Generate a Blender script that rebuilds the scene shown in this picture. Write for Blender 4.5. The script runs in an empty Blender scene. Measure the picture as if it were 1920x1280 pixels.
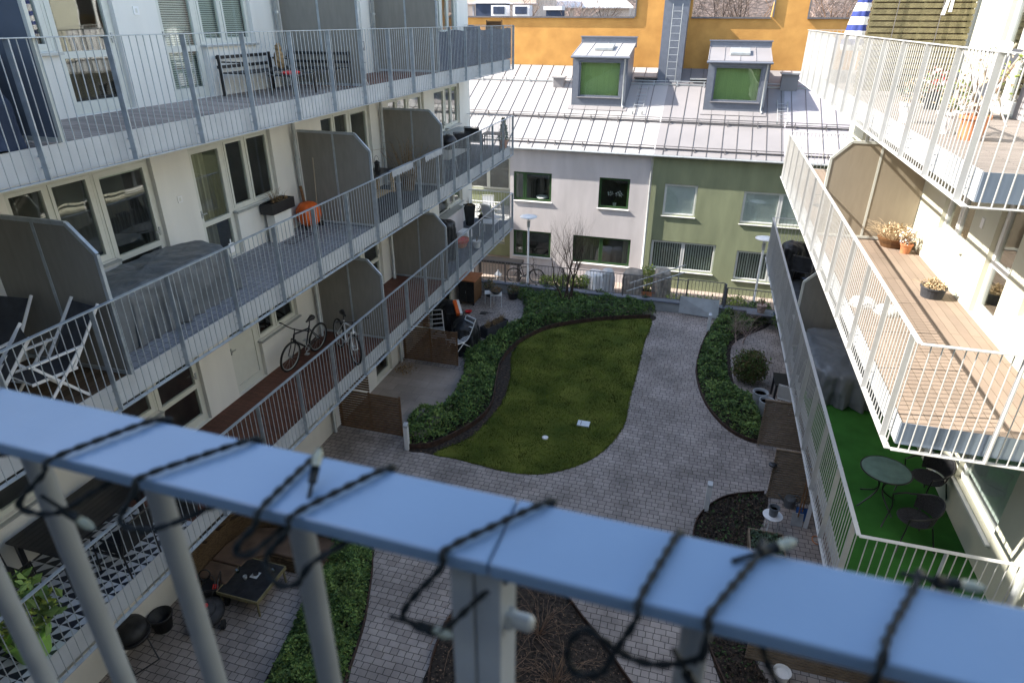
import bpy, math, random
from mathutils import Vector, Matrix, noise as mnoise
random.seed(7)
C = bpy.context.scene.collection
S = bpy.context.scene
# ------------------------------------------------------------------ camera
H = 10.1                      # eye height above the courtyard
FPX = 1207.688
RW = Matrix(((0.96067168, 0.12800465, -0.2464239),
             (0.27765118, -0.42857951, 0.85978452),
             (0.00444418, -0.89439052, -0.44726484)))     # camera (right, down, forward) -> world
def ray(u, v): return RW @ Vector((u - 960, v - 640, FPX))
def gx(u, v, X): d = ray(u, v); d = d * (X / d.x); return Vector((d.x, d.y, d.z + H))
def gy(u, v, Y): d = ray(u, v); d = d * (Y / d.y); return Vector((d.x, d.y, d.z + H))
def gz(u, v, Z): d = ray(u, v); d = d * ((Z - H) / d.z); return Vector((d.x, d.y, d.z + H))
cd = bpy.data.cameras.new('camera'); cam = bpy.data.objects.new('camera', cd); C.objects.link(cam); S.camera = cam
r, dn, fw = RW.col[0], RW.col[1], RW.col[2]
m = Matrix(((r.x, -dn.x, -fw.x, 0), (r.y, -dn.y, -fw.y, 0), (r.z, -dn.z, -fw.z, H), (0, 0, 0, 1)))
cam.matrix_world = m
cd.sensor_width = 36; cd.lens = FPX / 1920 * 36; cd.clip_start = 0.05; cd.clip_end = 2000
cd.dof.use_dof = True; cd.dof.focus_distance = 15; cd.dof.aperture_fstop = 5.6
# ------------------------------------------------------------------ light
sd = Vector((1.28, .25, -1.1)).normalized()
sl = bpy.data.lights.new('sun', 'SUN'); sl.energy = 3.9; sl.angle = math.radians(.5); sl.color = (1, .94, .85)
so = bpy.data.objects.new('sun', sl); C.objects.link(so); so.rotation_euler = sd.to_track_quat('-Z', 'Y').to_euler(); so.location = (-20, -5, 30)
W = bpy.data.worlds.new('World'); S.world = W; W.use_nodes = True
nt = W.node_tree; sky = nt.nodes.new('ShaderNodeTexSky'); sky.sky_type = 'NISHITA'; sky.sun_disc = False
sky.sun_elevation = math.asin(-sd.z); sky.sun_rotation = math.atan2(-sd.x, -sd.y) % (2 * math.pi)
bg = nt.nodes['Background']; bg.inputs[1].default_value = .15; tn = nt.nodes.new('ShaderNodeVectorMath'); tn.operation = 'MULTIPLY'; tn.inputs[1].default_value = (1.07, 1.0, .91); nt.links.new(sky.outputs[0], tn.inputs[0]); nt.links.new(tn.outputs[0], bg.inputs[0])
S.view_settings.view_transform = 'Standard'; S.view_settings.look = 'None'; S.view_settings.gamma = 1; S.view_settings.exposure = 1.8
S.render.engine = 'CYCLES'
# ------------------------------------------------------------------ materials
def N(nt, t, **k):
    n = nt.nodes.new(t)
    for a, b in k.items(): setattr(n, a, b)
    return n
def mat(name, col, rough=.6, metal=0, var=.12, scale=6, bump=0, bscale=60, spec=.4, coat=0, stretch=None, col2=None):
    m = bpy.data.materials.new(name); m.use_nodes = True; nt = m.node_tree; b = nt.nodes['Principled BSDF']
    b.inputs['Roughness'].default_value = rough; b.inputs['Metallic'].default_value = metal
    b.inputs['Specular IOR Level'].default_value = spec; b.inputs['Coat Weight'].default_value = coat
    tc = N(nt, 'ShaderNodeTexCoord'); g = N(nt, 'ShaderNodeNewGeometry')
    mp = N(nt, 'ShaderNodeMapping'); nt.links.new(g.outputs['Position'], mp.inputs[0])
    if stretch: mp.inputs['Scale'].default_value = stretch
    n1 = N(nt, 'ShaderNodeTexNoise'); n1.inputs['Scale'].default_value = scale; n1.inputs['Detail'].default_value = 6
    nt.links.new(mp.outputs[0], n1.inputs[0])
    cr = N(nt, 'ShaderNodeValToRGB'); c2 = col2 or [max(0, c * (1 - 2 * var)) for c in col]
    c1 = [min(1, c * (1 + var)) for c in col]
    cr.color_ramp.elements[0].position = .3; cr.color_ramp.elements[1].position = .68
    cr.color_ramp.elements[0].color = (*c2, 1); cr.color_ramp.elements[1].color = (*c1, 1)
    nt.links.new(n1.outputs[0], cr.inputs[0]); nt.links.new(cr.outputs[0], b.inputs['Base Color'])
    if bump:
        n2 = N(nt, 'ShaderNodeTexNoise'); n2.inputs['Scale'].default_value = bscale; n2.inputs['Detail'].default_value = 4
        nt.links.new(mp.outputs[0], n2.inputs[0])
        bp = N(nt, 'ShaderNodeBump'); bp.inputs['Strength'].default_value = bump; bp.inputs['Distance'].default_value = .02
        nt.links.new(n2.outputs[0], bp.inputs['Height']); nt.links.new(bp.outputs[0], b.inputs['Normal'])
    return m
def brick(name, c1, c2, mortar, w, h, ms=.006, rot=0, rough=.85, stain=.25, plane='XY', off=.5, bump=.5, sq=1, freq=2):
    m = bpy.data.materials.new(name); m.use_nodes = True; nt = m.node_tree; b = nt.nodes['Principled BSDF']
    b.inputs['Roughness'].default_value = rough; b.inputs['Specular IOR Level'].default_value = .3
    g = N(nt, 'ShaderNodeNewGeometry'); mp = N(nt, 'ShaderNodeMapping'); nt.links.new(g.outputs['Position'], mp.inputs[0])
    if plane == 'XY': mp.inputs['Rotation'].default_value = (0, 0, rot)
    elif plane == 'YZ': mp.inputs['Rotation'].default_value = (0, math.radians(90), math.radians(90))
    elif plane == 'XZ': mp.inputs['Rotation'].default_value = (math.radians(-90), 0, 0)
    nz = N(nt, 'ShaderNodeTexNoise'); nz.inputs['Scale'].default_value = 3.0
    nt.links.new(g.outputs['Position'], nz.inputs[0])
    va = N(nt, 'ShaderNodeVectorMath', operation='MULTIPLY_ADD'); va.inputs[1].default_value = (.03, .03, .03)
    nt.links.new(nz.outputs['Color'], va.inputs[0]); nt.links.new(mp.outputs[0], va.inputs[2])
    br = N(nt, 'ShaderNodeTexBrick'); br.offset = off; br.squash = sq; br.squash_frequency = freq
    br.inputs['Color1'].default_value = (*c1, 1); br.inputs['Color2'].default_value = (*c2, 1); br.inputs['Mortar'].default_value = (*mortar, 1)
    br.inputs['Scale'].default_value = 1; br.inputs['Mortar Size'].default_value = ms; br.inputs['Mortar Smooth'].default_value = .2
    br.inputs['Brick Width'].default_value = w; br.inputs['Row Height'].default_value = h; br.inputs['Bias'].default_value = -.1
    nt.links.new(va.outputs[0], br.inputs[0])
    n1 = N(nt, 'ShaderNodeTexNoise'); n1.inputs['Scale'].default_value = .9; n1.inputs['Detail'].default_value = 8; n1.inputs['Roughness'].default_value = .65
    nt.links.new(g.outputs['Position'], n1.inputs[0])
    mr = N(nt, 'ShaderNodeMapRange'); mr.inputs[1].default_value = .3; mr.inputs[2].default_value = .7; mr.inputs[3].default_value = 1 - stain; mr.inputs[4].default_value = 1 + stain * .6
    nt.links.new(n1.outputs[0], mr.inputs[0])
    mx = N(nt, 'ShaderNodeVectorMath', operation='SCALE'); nt.links.new(br.outputs['Color'], mx.inputs[0]); nt.links.new(mr.outputs[0], mx.inputs['Scale'])
    nt.links.new(mx.outputs[0], b.inputs['Base Color'])
    bp = N(nt, 'ShaderNodeBump', invert=True); bp.inputs['Strength'].default_value = bump; bp.inputs['Distance'].default_value = .008
    nt.links.new(br.outputs['Fac'], bp.inputs['Height']); nt.links.new(bp.outputs[0], b.inputs['Normal'])
    return m
def boards(name, col, gap, width, axis='Y', var=.2, rough=.75, length=2.4):
    # planks running along axis, one every width metres
    rot = 0 if axis == 'X' else math.radians(90)
    dark = [c * (1 - var * 1.6) for c in col]; lite = [min(1, c * (1 + var * .4)) for c in col]
    return brick(name, lite, dark, gap, length, width, ms=.004, rot=rot, rough=rough, stain=.15, off=.37, bump=.3)
def glassmat(name, tint=(.88, .92, .90), refl=1.6):
    m = bpy.data.materials.new(name); m.use_nodes = True; nt = m.node_tree
    for n in list(nt.nodes): nt.nodes.remove(n)
    o = N(nt, 'ShaderNodeOutputMaterial'); mx = N(nt, 'ShaderNodeMixShader'); t = N(nt, 'ShaderNodeBsdfTransparent'); gl = N(nt, 'ShaderNodeBsdfGlossy')
    t.inputs[0].default_value = (*tint, 1); gl.inputs['Roughness'].default_value = .015; gl.inputs[0].default_value = (1, 1, 1, 1)
    lw = N(nt, 'ShaderNodeLayerWeight'); lw.inputs[0].default_value = .5; pw = N(nt, 'ShaderNodeMath', operation='POWER'); pw.inputs[1].default_value = 3.5
    nt.links.new(lw.outputs['Facing'], pw.inputs[0]); fr = N(nt, 'ShaderNodeMapRange'); fr.inputs[3].default_value = .05 * refl; fr.inputs[4].default_value = 1; nt.links.new(pw.outputs[0], fr.inputs[0])
    # slight waviness of panes
    g = N(nt, 'ShaderNodeNewGeometry'); nz = N(nt, 'ShaderNodeTexNoise'); nz.inputs['Scale'].default_value = .8; nt.links.new(g.outputs['Position'], nz.inputs[0])
    bp = N(nt, 'ShaderNodeBump'); bp.inputs['Strength'].default_value = .25; bp.inputs['Distance'].default_value = .02; nt.links.new(nz.outputs[0], bp.inputs['Height'])
    nt.links.new(bp.outputs[0], gl.inputs['Normal'])
    nt.links.new(fr.outputs[0], mx.inputs[0]); nt.links.new(t.outputs[0], mx.inputs[1]); nt.links.new(gl.outputs[0], mx.inputs[2]); nt.links.new(mx.outputs[0], o.inputs[0])
    return m
M = {}
M['wall_l'] = mat('plaster_white', (.72, .71, .67), .9, var=.035, scale=2.2, stretch=(1, 1, .2), bump=.15, bscale=90)
M['wall_r'] = mat('plaster_pale_green', (.54, .535, .435), .9, var=.03, scale=2.2, stretch=(1, 1, .25), bump=.15, bscale=90)
M['plinth'] = mat('grey_plinth', (.33, .32, .33), .9, var=.06, bump=.1)
M['wall_w'] = mat('plaster_pinkish_white', (.60, .56, .56), .95, var=.06, scale=2.0, stretch=(1, 1, .22), bump=.3, bscale=40)
M['wall_g'] = mat('plaster_green', (.25, .275, .17), .95, var=.09, scale=2.0, stretch=(1, 1, .22), bump=.3, bscale=40)
M['orange'] = mat('plaster_orange', (.60, .31, .085), .95, var=.06, scale=1.6, bump=.25, bscale=14, col2=(.50, .245, .065))
M['roof'] = mat('zinc_roof', (.38, .365, .36), .5, .0, var=.04, scale=.7, spec=.5)
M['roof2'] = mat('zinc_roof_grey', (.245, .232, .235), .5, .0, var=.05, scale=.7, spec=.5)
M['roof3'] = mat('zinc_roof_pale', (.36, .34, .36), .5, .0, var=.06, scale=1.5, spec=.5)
M['dorm'] = mat('dormer_sheet', (.15, .165, .20), .45, .0, var=.05)
M['seam'] = mat('seam_metal', (.16, .15, .15), .5, .3)
M['galv'] = mat('galvanised_rail', (.42, .46, .49), .42, .35, var=.1, scale=9, spec=.5)
M['galvr'] = mat('pale_painted_rail', (.46, .46, .45), .4, .0, var=.04, scale=9, spec=.5)
M['fascia'] = mat('fascia_sheet', (.50, .52, .54), .5, .1, var=.05, scale=3)
M['fascia_shaded'] = mat('fascia_sheet_front_shaded', (.20, .25, .33), .2, .4, var=.05, scale=3)  # shade and blue sky reflection of the front end put into the colour
M['fore'] = mat('sky_tinted_handrail', (.135, .22, .345), .32, .0, var=.025, scale=12, bump=.02, bscale=160, spec=.5, coat=.1)  # blue of the reflected sky put into the grey paint's colour
M['forebar'] = mat('painted_baluster', (.30, .33, .36), .35, .0, var=.08, scale=14, spec=.5)
M['soffit'] = mat('concrete_soffit', (.6, .6, .58), .9, var=.05)
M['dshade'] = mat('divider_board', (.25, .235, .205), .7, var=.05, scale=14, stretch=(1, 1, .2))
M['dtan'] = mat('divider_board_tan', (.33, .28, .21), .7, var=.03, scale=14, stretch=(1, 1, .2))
M['wframe'] = mat('window_frame_grey', (.60, .61, .56), .5, var=.02)
M['wwhite'] = mat('window_frame_white', (.72, .72, .70), .45, var=.02)
M['wgreen'] = mat('window_frame_green', (.035, .085, .03), .4, var=.05)
M['zinc'] = mat('zinc_pipe', (.42, .44, .44), .45, .4, var=.08)
M['glass'] = glassmat('window_glass')
M['glassg'] = glassmat('window_glass_green', (.85, .95, .8), 1.5)
M['tglass'] = glassmat('table_glass', (.45, .6, .52), 1.5)
M['ttop'] = mat('frosted_table_glass', (.12, .19, .165), .2, spec=.9, var=.1)
M['divider_shaded'] = mat('blue_shaded_panel', (.13, .155, .20), .7, var=.06, scale=3)  # divider board with its bluish shade put into the colour
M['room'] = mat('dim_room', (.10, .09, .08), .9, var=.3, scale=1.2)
M['blind'] = mat('blind_slats', (.66, .66, .62), .6, var=.02)
M['curtain'] = mat('curtain_cloth', (.30, .26, .20), .9, var=.15, scale=3, stretch=(1, 1, .1))
M['white'] = mat('white_paint', (.76, .76, .76), .4, var=.03)
M['black'] = mat('black_metal', (.018, .018, .02), .4, var=.1, spec=.5)
M['blackc'] = mat('black_cover', (.022, .023, .026), .5, var=.25, bump=.8, bscale=7)
M['rubber'] = mat('rubber', (.02, .02, .02), .8)
M['tarp'] = mat('grey_tarp', (.13, .145, .16), .45, var=.12, scale=2, bump=.8, bscale=5, spec=.5)
M['tarp2'] = mat('beige_tarp', (.30, .28, .25), .8, var=.15, scale=5, bump=.3)
M['charc'] = mat('charcoal_fabric', (.045, .047, .055), .8, var=.2, bump=.2, bscale=200)
M['wick'] = mat('dark_wicker', (.025, .026, .03), .6, var=.5, scale=60, bump=.6, bscale=150)
M['rattan'] = brick('woven_rattan', (.20, .135, .075), (.11, .07, .038), (.04, .025, .015), .045, .02, ms=.003, plane='YZ', rough=.7, stain=.25, bump=.8)
M['navy'] = mat('navy_textile', (.03, .045, .085), .8, var=.15, scale=2)
M['wood'] = mat('oiled_wood', (.17, .085, .035), .6, var=.25, scale=3, stretch=(1, 1, 12), bump=.2)
M['slat'] = mat('weathered_slat', (.22, .165, .115), .8, var=.12, scale=7, bump=.3, bscale=40)
M['slatb'] = mat('brown_slat', (.15, .085, .045), .75, var=.12, scale=7, bump=.3, bscale=40)
M['lat'] = mat('treated_wood_slat', (.22, .19, .10), .8, var=.15, scale=9, bump=.3, bscale=40)
M['terra'] = mat('terracotta', (.50, .20, .09), .8, var=.1, scale=8)
M['orangep'] = mat('orange_plastic', (.72, .13, .02), .45, var=.08, scale=5)
M['limeg'] = mat('lime_plastic', (.30, .55, .10), .4, var=.03)
M['red'] = mat('red_plastic', (.6, .03, .03), .4)
M['blue'] = mat('blue_plastic', (.03, .10, .30), .5)
M['soil'] = mat('dark_soil', (.040, .030, .023), .95, var=.5, scale=14, bump=1, bscale=30)
M['corten'] = mat('rusty_edging', (.060, .034, .024), .8, var=.3, scale=10)
M['conc'] = mat('concrete', (.36, .37, .37), .85, var=.1, scale=3, bump=.2)
M['pot'] = mat('grey_pot', (.33, .35, .37), .6, var=.1)
M['plate'] = mat('steel_plate', (.58, .62, .65), .4, .1, var=.08, scale=3)
M['pavers'] = brick('courtyard_pavers', (.345, .30, .275), (.26, .225, .208), (.065, .058, .052), .20, .135, ms=.007, stain=.40, rough=.75, sq=.7, freq=3)
M['paverl'] = brick('back_path_pavers', (.42, .34, .29), (.34, .28, .24), (.2, .17, .15), .2, .1, ms=.006, stain=.1)
M['slabs'] = brick('patio_slabs', (.32, .27, .235), (.26, .22, .19), (.14, .12, .105), .6, .4, ms=.004, stain=.25, rough=.6)
M['deckA'] = boards('grey_deck', (.34, .29, .26), (.05, .04, .04), .12, 'X')
M['deckB'] = brick('woven_floor_tiles', (.29, .30, .33), (.23, .24, .27), (.10, .105, .12), .15, .15, ms=.005, stain=.12, rough=.7, off=0)
M['deckBb'] = boards('brown_deck', (.12, .08, .05), (.02, .015, .01), .12, 'Y')
M['deckC'] = brick('dark_brick_deck', (.17, .07, .045), (.11, .045, .03), (.04, .02, .015), .30, .035, ms=.004, stain=.3, rough=.6)
M['deckBl'] = mat('blue_grey_deck', (.10, .115, .14), .7, var=.1)
M['deckR'] = boards('sunlit_pine_deck', (.265, .205, .16), (.12, .09, .06), .145, 'Y', var=.1)
M['deckRA'] = brick('greyed_deck', (.27, .235, .212), (.22, .19, .17), (.10, .085, .07), 1.6, .05, ms=.005, rot=0, stain=.2, rough=.8)
M['turf'] = mat('green_turf', (.035, .13, .024), .95, spec=.1, var=.12, scale=2.5, bump=.6, bscale=250)
M['darkdeck'] = mat('dark_deck', (.045, .055, .07), .7, var=.15, scale=4)
M['grass'] = mat('lawn_grass', (.112, .122, .024), .95, spec=.08, var=.30, scale=1.0, bump=.8, bscale=120, col2=(.048, .070, .013))
M['blade1'] = mat('grass_blade', (.115, .145, .026), .9, spec=.1, var=.45, scale=2.2)
M['leaf1'] = mat('leaf_green', (.105, .18, .045), .6, var=.3, scale=3, spec=.25)
M['leaf2'] = mat('leaf_dark', (.058, .11, .035), .6, var=.3, scale=3, spec=.25)
M['leaf3'] = mat('leaf_light', (.18, .26, .070), .6, var=.3, scale=3, spec=.25)
M['leafy'] = mat('leaf_yellow_green', (.34, .42, .08), .6, var=.3, scale=5)
M['dry'] = mat('dry_leaf', (.30, .20, .10), .8, var=.4, scale=20)
M['palebush'] = mat('dried_twigs_pale', (.55, .42, .26), .8, var=.3, scale=20)
M['bark'] = mat('bark', (.085, .062, .05), .9, var=.3, scale=12)
M['barkl'] = mat('bark_pale', (.40, .30, .26), .9, var=.3, scale=12)
M['twig'] = mat('twig_brown', (.24, .15, .10), .8, var=.3, scale=12)
M['cable'] = mat('cable_green_black', (.002, .006, .009), .5, var=.2, spec=.25)
M['bulb'] = mat('bulb_plastic', (.22, .25, .20), .25, spec=.8)
M['farwall'] = mat('far_wall', (.62, .50, .42), .9, var=.1, scale=1)
M['farroof'] = mat('far_roof', (.72, .70, .70), .7, var=.05)
M['mulch'] = mat('bark_mulch', (.075, .052, .036), .9, var=.4, scale=20)
M['hill'] = mat('hill_scrub', (.115, .085, .072), .95, var=.5, scale=1.6, bump=1, bscale=1)
M['earth'] = mat('earth', (.14, .13, .12), .95, var=.2, scale=.3)
# ------------------------------------------------------------------ geometry helpers
class MB:
    def __init__(s): s.v = []; s.f = []; s.m = []
    def quad(s, a, b, c, d, mi=0):
        n = len(s.v); s.v += [tuple(a), tuple(b), tuple(c), tuple(d)]; s.f.append((n, n + 1, n + 2, n + 3)); s.m.append(mi)
    def tri(s, a, b, c, mi=0):
        n = len(s.v); s.v += [tuple(a), tuple(b), tuple(c)]; s.f.append((n, n + 1, n + 2)); s.m.append(mi)
    def box(s, x0, y0, z0, x1, y1, z1, mi=0, T=None):
        x0, x1 = min(x0, x1), max(x0, x1); y0, y1 = min(y0, y1), max(y0, y1); z0, z1 = min(z0, z1), max(z0, z1)
        n = len(s.v); p = [(x0, y0, z0), (x1, y0, z0), (x1, y1, z0), (x0, y1, z0), (x0, y0, z1), (x1, y0, z1), (x1, y1, z1), (x0, y1, z1)]
        if T: p = [tuple(T @ Vector(q)) for q in p]
        s.v += p
        for f in ((0, 3, 2, 1), (4, 5, 6, 7), (0, 1, 5, 4), (1, 2, 6, 5), (2, 3, 7, 6), (3, 0, 4, 7)): s.f.append(tuple(n + i for i in f)); s.m.append(mi)
        return s
    def bar(s, a, b, w, h, mi=0, up=(0, 0, 1)):
        a = Vector(a); b = Vector(b); d = (b - a); L = d.length; d.normalize(); u = Vector(up)
        if abs(d.dot(u)) > .98: u = Vector((1, 0, 0))
        x = d.cross(u).normalized(); z = x.cross(d)
        T = Matrix(((x.x, d.x, z.x, a.x), (x.y, d.y, z.y, a.y), (x.z, d.z, z.z, a.z), (0, 0, 0, 1)))
        return s.box(-w / 2, 0, -h / 2, w / 2, L, h / 2, mi, T)
    def tube(s, pts, rad, n=6, mi=0, closed=False):
        P = [Vector(p) for p in pts]; K = len(P); rs = rad if isinstance(rad, (list, tuple)) else [rad] * K
        base = len(s.v); pu = None
        for i in range(K):
            if closed: d = P[(i + 1) % K] - P[i - 1]
            else: d = P[min(i + 1, K - 1)] - P[max(i - 1, 0)]
            if d.length < 1e-9: d = Vector((0, 0, 1))
            d.normalize()
            if pu is None: pu = Vector((0, 0, 1)) if abs(d.z) < .9 else Vector((1, 0, 0))
            x = d.cross(pu)
            if x.length < 1e-5: x = d.cross(Vector((1, .3, 0)))
            x.normalize(); y = x.cross(d).normalized(); pu = y
            for k in range(n):
                a = 2 * math.pi * k / n; s.v.append(tuple(P[i] + (x * math.cos(a) + y * math.sin(a)) * rs[i]))
        for i in range(K if closed else K - 1):
            j = (i + 1) % K
            for k in range(n):
                l = (k + 1) % n; s.f.append((base + i * n + k, base + i * n + l, base + j * n + l, base + j * n + k)); s.m.append(mi)
        if not closed:
            s.f.append(tuple(base + k for k in range(n))); s.m.append(mi); s.f.append(tuple(base + (K - 1) * n + k for k in reversed(range(n)))); s.m.append(mi)
        return s
    def lathe(s, prof, c=(0, 0, 0), n=20, mi=0, sx=1, sy=1):
        base = len(s.v); c = Vector(c)
        for r_, z in prof:
            for k in range(n):
                a = 2 * math.pi * k / n; s.v.append((c.x + r_ * sx * math.cos(a), c.y + r_ * sy * math.sin(a), c.z + z))
        for i in range(len(prof) - 1):
            for k in range(n):
                l = (k + 1) % n; s.f.append((base + i * n + k, base + i * n + l, base + (i + 1) * n + l, base + (i + 1) * n + k)); s.m.append(mi)
        if prof[0][0] > 1e-4: s.f.append(tuple(base + k for k in reversed(range(n)))); s.m.append(mi)
        if prof[-1][0] > 1e-4: s.f.append(tuple(base + (len(prof) - 1) * n + k for k in range(n))); s.m.append(mi)
        return s
    def prism(s, poly, z0, z1, mi=0):
        n = len(s.v); K = len(poly); s.v += [(p[0], p[1], z0) for p in poly] + [(p[0], p[1], z1) for p in poly]
        s.f.append(tuple(n + i for i in reversed(range(K)))); s.m.append(mi); s.f.append(tuple(n + K + i for i in range(K))); s.m.append(mi)
        for i in range(K): j = (i + 1) % K; s.f.append((n + i, n + j, n + K + j, n + K + i)); s.m.append(mi)
        return s
    def poly(s, pts, d, mi=0):      # flat polygon with thickness vector d
        n = len(s.v); K = len(pts); d = Vector(d); s.v += [tuple(p) for p in pts] + [tuple(Vector(p) + d) for p in pts]
        s.f.append(tuple(n + i for i in reversed(range(K)))); s.m.append(mi); s.f.append(tuple(n + K + i for i in range(K))); s.m.append(mi)
        for i in range(K): j = (i + 1) % K; s.f.append((n + i, n + j, n + K + j, n + K + i)); s.m.append(mi)
        return s
    def leaf(s, c, size, mi=0, flat=0.0):
        d = Vector((random.gauss(0, 1), random.gauss(0, 1), random.gauss(0, 1 - flat))).normalized()
        n_ = Vector((random.gauss(0, .6), random.gauss(0, .6), 1)).normalized() if flat else Vector((random.gauss(0, 1), random.gauss(0, 1), random.gauss(0, 1)))
        x = d.cross(n_)
        if x.length < 1e-3: x = Vector((1, 0, 0))
        x.normalize(); L = size * random.uniform(.5, 1.35); w = L * .28; c = Vector(c); bend = x.cross(d) * (L * .12)
        s.quad(c, c + d * L * .5 + x * w + bend, c + d * L, c + d * L * .5 - x * w + bend, mi)
    def build(s, name, mats, parent=None, smooth=False, bevel=0):
        me = bpy.data.meshes.new(name)
        off = Vector((0, 0, 0)); p = parent
        while p is not None: off += p.location; p = p.parent
        if parent is None and s.v:      # put origin at the base centre of the mesh
            xs = [q[0] for q in s.v]; ys = [q[1] for q in s.v]; zs = [q[2] for q in s.v]
            off = Vector(((min(xs) + max(xs)) / 2, (min(ys) + max(ys)) / 2, min(zs)))
        me.from_pydata([(q[0] - off.x, q[1] - off.y, q[2] - off.z) for q in s.v], [], s.f)
        if not isinstance(mats, (list, tuple)): mats = [mats]
        for q in mats: me.materials.append(M[q] if isinstance(q, str) else q)
        if len(mats) > 1: me.polygons.foreach_set('material_index', s.m)
        if smooth: me.polygons.foreach_set('use_smooth', [True] * len(me.polygons))
        me.update(); o = bpy.data.objects.new(name, me); C.objects.link(o)
        if parent is not None: o.parent = parent
        else: o.location = off
        if bevel:
            b = o.modifiers.new('bevel', 'BEVEL'); b.width = bevel; b.segments = 2; b.limit_method = 'ANGLE'
        return o
def thing(name, label, cat, loc=(0, 0, 0), group=None):
    o = bpy.data.objects.new(name, None); C.objects.link(o); o.location = loc; o.empty_display_size = .1
    o['label'] = label; o['category'] = cat
    if group: o['group'] = group
    return o
def tag(o, label, cat, group=None, kind=None):
    o['label'] = label; o['category'] = cat
    if group: o['group'] = group
    if kind: o['kind'] = kind
    return o
def struct(o): o['kind'] = 'structure'; return o
def dup(root, loc, rotz=None, label=None):
    r_ = root.copy(); C.objects.link(r_); r_.location = loc
    if rotz is not None: r_.rotation_euler = (0, 0, rotz)
    if label: r_['label'] = label
    for ch in list(root.children):
        c = ch.copy(); C.objects.link(c); c.parent = r_
        for g in ch.children: d = g.copy(); C.objects.link(d); d.parent = c
    return r_
def place(o, loc, rz=0): o.location = loc; o.rotation_euler = (0, 0, rz); return o
def smoothpts(P, k=4, closed=False):
    P = [Vector(p) for p in P]; n = len(P); out = []
    for i in range(n if closed else n - 1):
        if closed: a, b, c, d = P[i - 1], P[i], P[(i + 1) % n], P[(i + 2) % n]
        else: a, b, c, d = P[max(i - 1, 0)], P[i], P[i + 1], P[min(i + 2, n - 1)]
        for j in range(k):
            t = j / k; out.append(.5 * ((2 * b) + (c - a) * t + (2 * a - 5 * b + 4 * c - d) * t * t + (3 * b - a - 3 * c + d) * t ** 3))
    if not closed: out.append(P[-1])
    return out
def inpoly(x, y, P):
    c = False; n = len(P); j = n - 1
    for i in range(n):
        xi, yi = P[i][0], P[i][1]; xj, yj = P[j][0], P[j][1]
        if (yi > y) != (yj > y) and x < (xj - xi) * (y - yi) / (yj - yi) + xi: c = not c
        j = i
    return c
def edist(x, y, P):
    p = Vector((x, y)); best = 9
    for i in range(len(P)):
        a = Vector(P[i][:2]); b = Vector(P[(i + 1) % len(P)][:2]); ab = b - a
        t = max(0, min(1, (p - a).dot(ab) / max(ab.length_squared, 1e-9))); best = min(best, (p - a - ab * t).length)
    return best
# ------------------------------------------------------------------ ground and setting
PI = math.pi
g = MB(); g.box(-400, -300, -1.6, 400, 700, -1.2); struct(g.build('ground', 'earth'))
g = MB(); g.box(-10.5, -3, -1.1, 6.5, 23.6, 0); struct(g.build('courtyard_paving', 'pavers'))
g = MB(); g.box(-16, 23.8, -1.15, 12, 28.6, -.9); g.box(-16, 28.6, -1.15, -8.12, 31.5, -.9); struct(g.build('back_path', 'paverl'))
def mbox(mb, m, a0, d0, z0, a1, d1, z1, mi=0): p = m(a0, d0, z0); q = m(a1, d1, z1); mb.box(*p, *q, mi); return mb
def facade(m, a0, a1, z0, z1, holes, reveal=.16):
    b = MB(); A = sorted({a0, a1, *[h[0] for h in holes], *[h[1] for h in holes]}); Z = sorted({z0, z1, *[h[2] for h in holes], *[h[3] for h in holes]})
    A = [a for a in A if a0 <= a <= a1]; Z = [z for z in Z if z0 <= z <= z1]
    for i in range(len(A) - 1):
        for j in range(len(Z) - 1):
            ca = (A[i] + A[i + 1]) / 2; cz = (Z[j] + Z[j + 1]) / 2
            if any(h[0] < ca < h[1] and h[2] < cz < h[3] for h in holes): continue
            b.quad(m(A[i], 0, Z[j]), m(A[i + 1], 0, Z[j]), m(A[i + 1], 0, Z[j + 1]), m(A[i], 0, Z[j + 1]))
    for h in holes:
        a, c, e, f = h[:4]
        for s_, other in ((a, 1), (c, 0)):
            lo, hi = e, f
            for h2 in holes:
                if h2 is h: continue
                if abs(h2[other] - s_) < 1e-4 and h2[2] < f and h2[3] > e: hi = h2[2] if h2[2] > e + .01 else e
            if hi > lo + .01: b.quad(m(s_, 0, lo), m(s_, reveal, lo), m(s_, reveal, hi), m(s_, 0, hi))
        b.quad(m(a, 0, f), m(c, 0, f), m(c, reveal, f), m(a, reveal, f)); b.quad(m(a, 0, e), m(c, 0, e), m(c, reveal, e), m(a, reveal, e))
    return b
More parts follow.
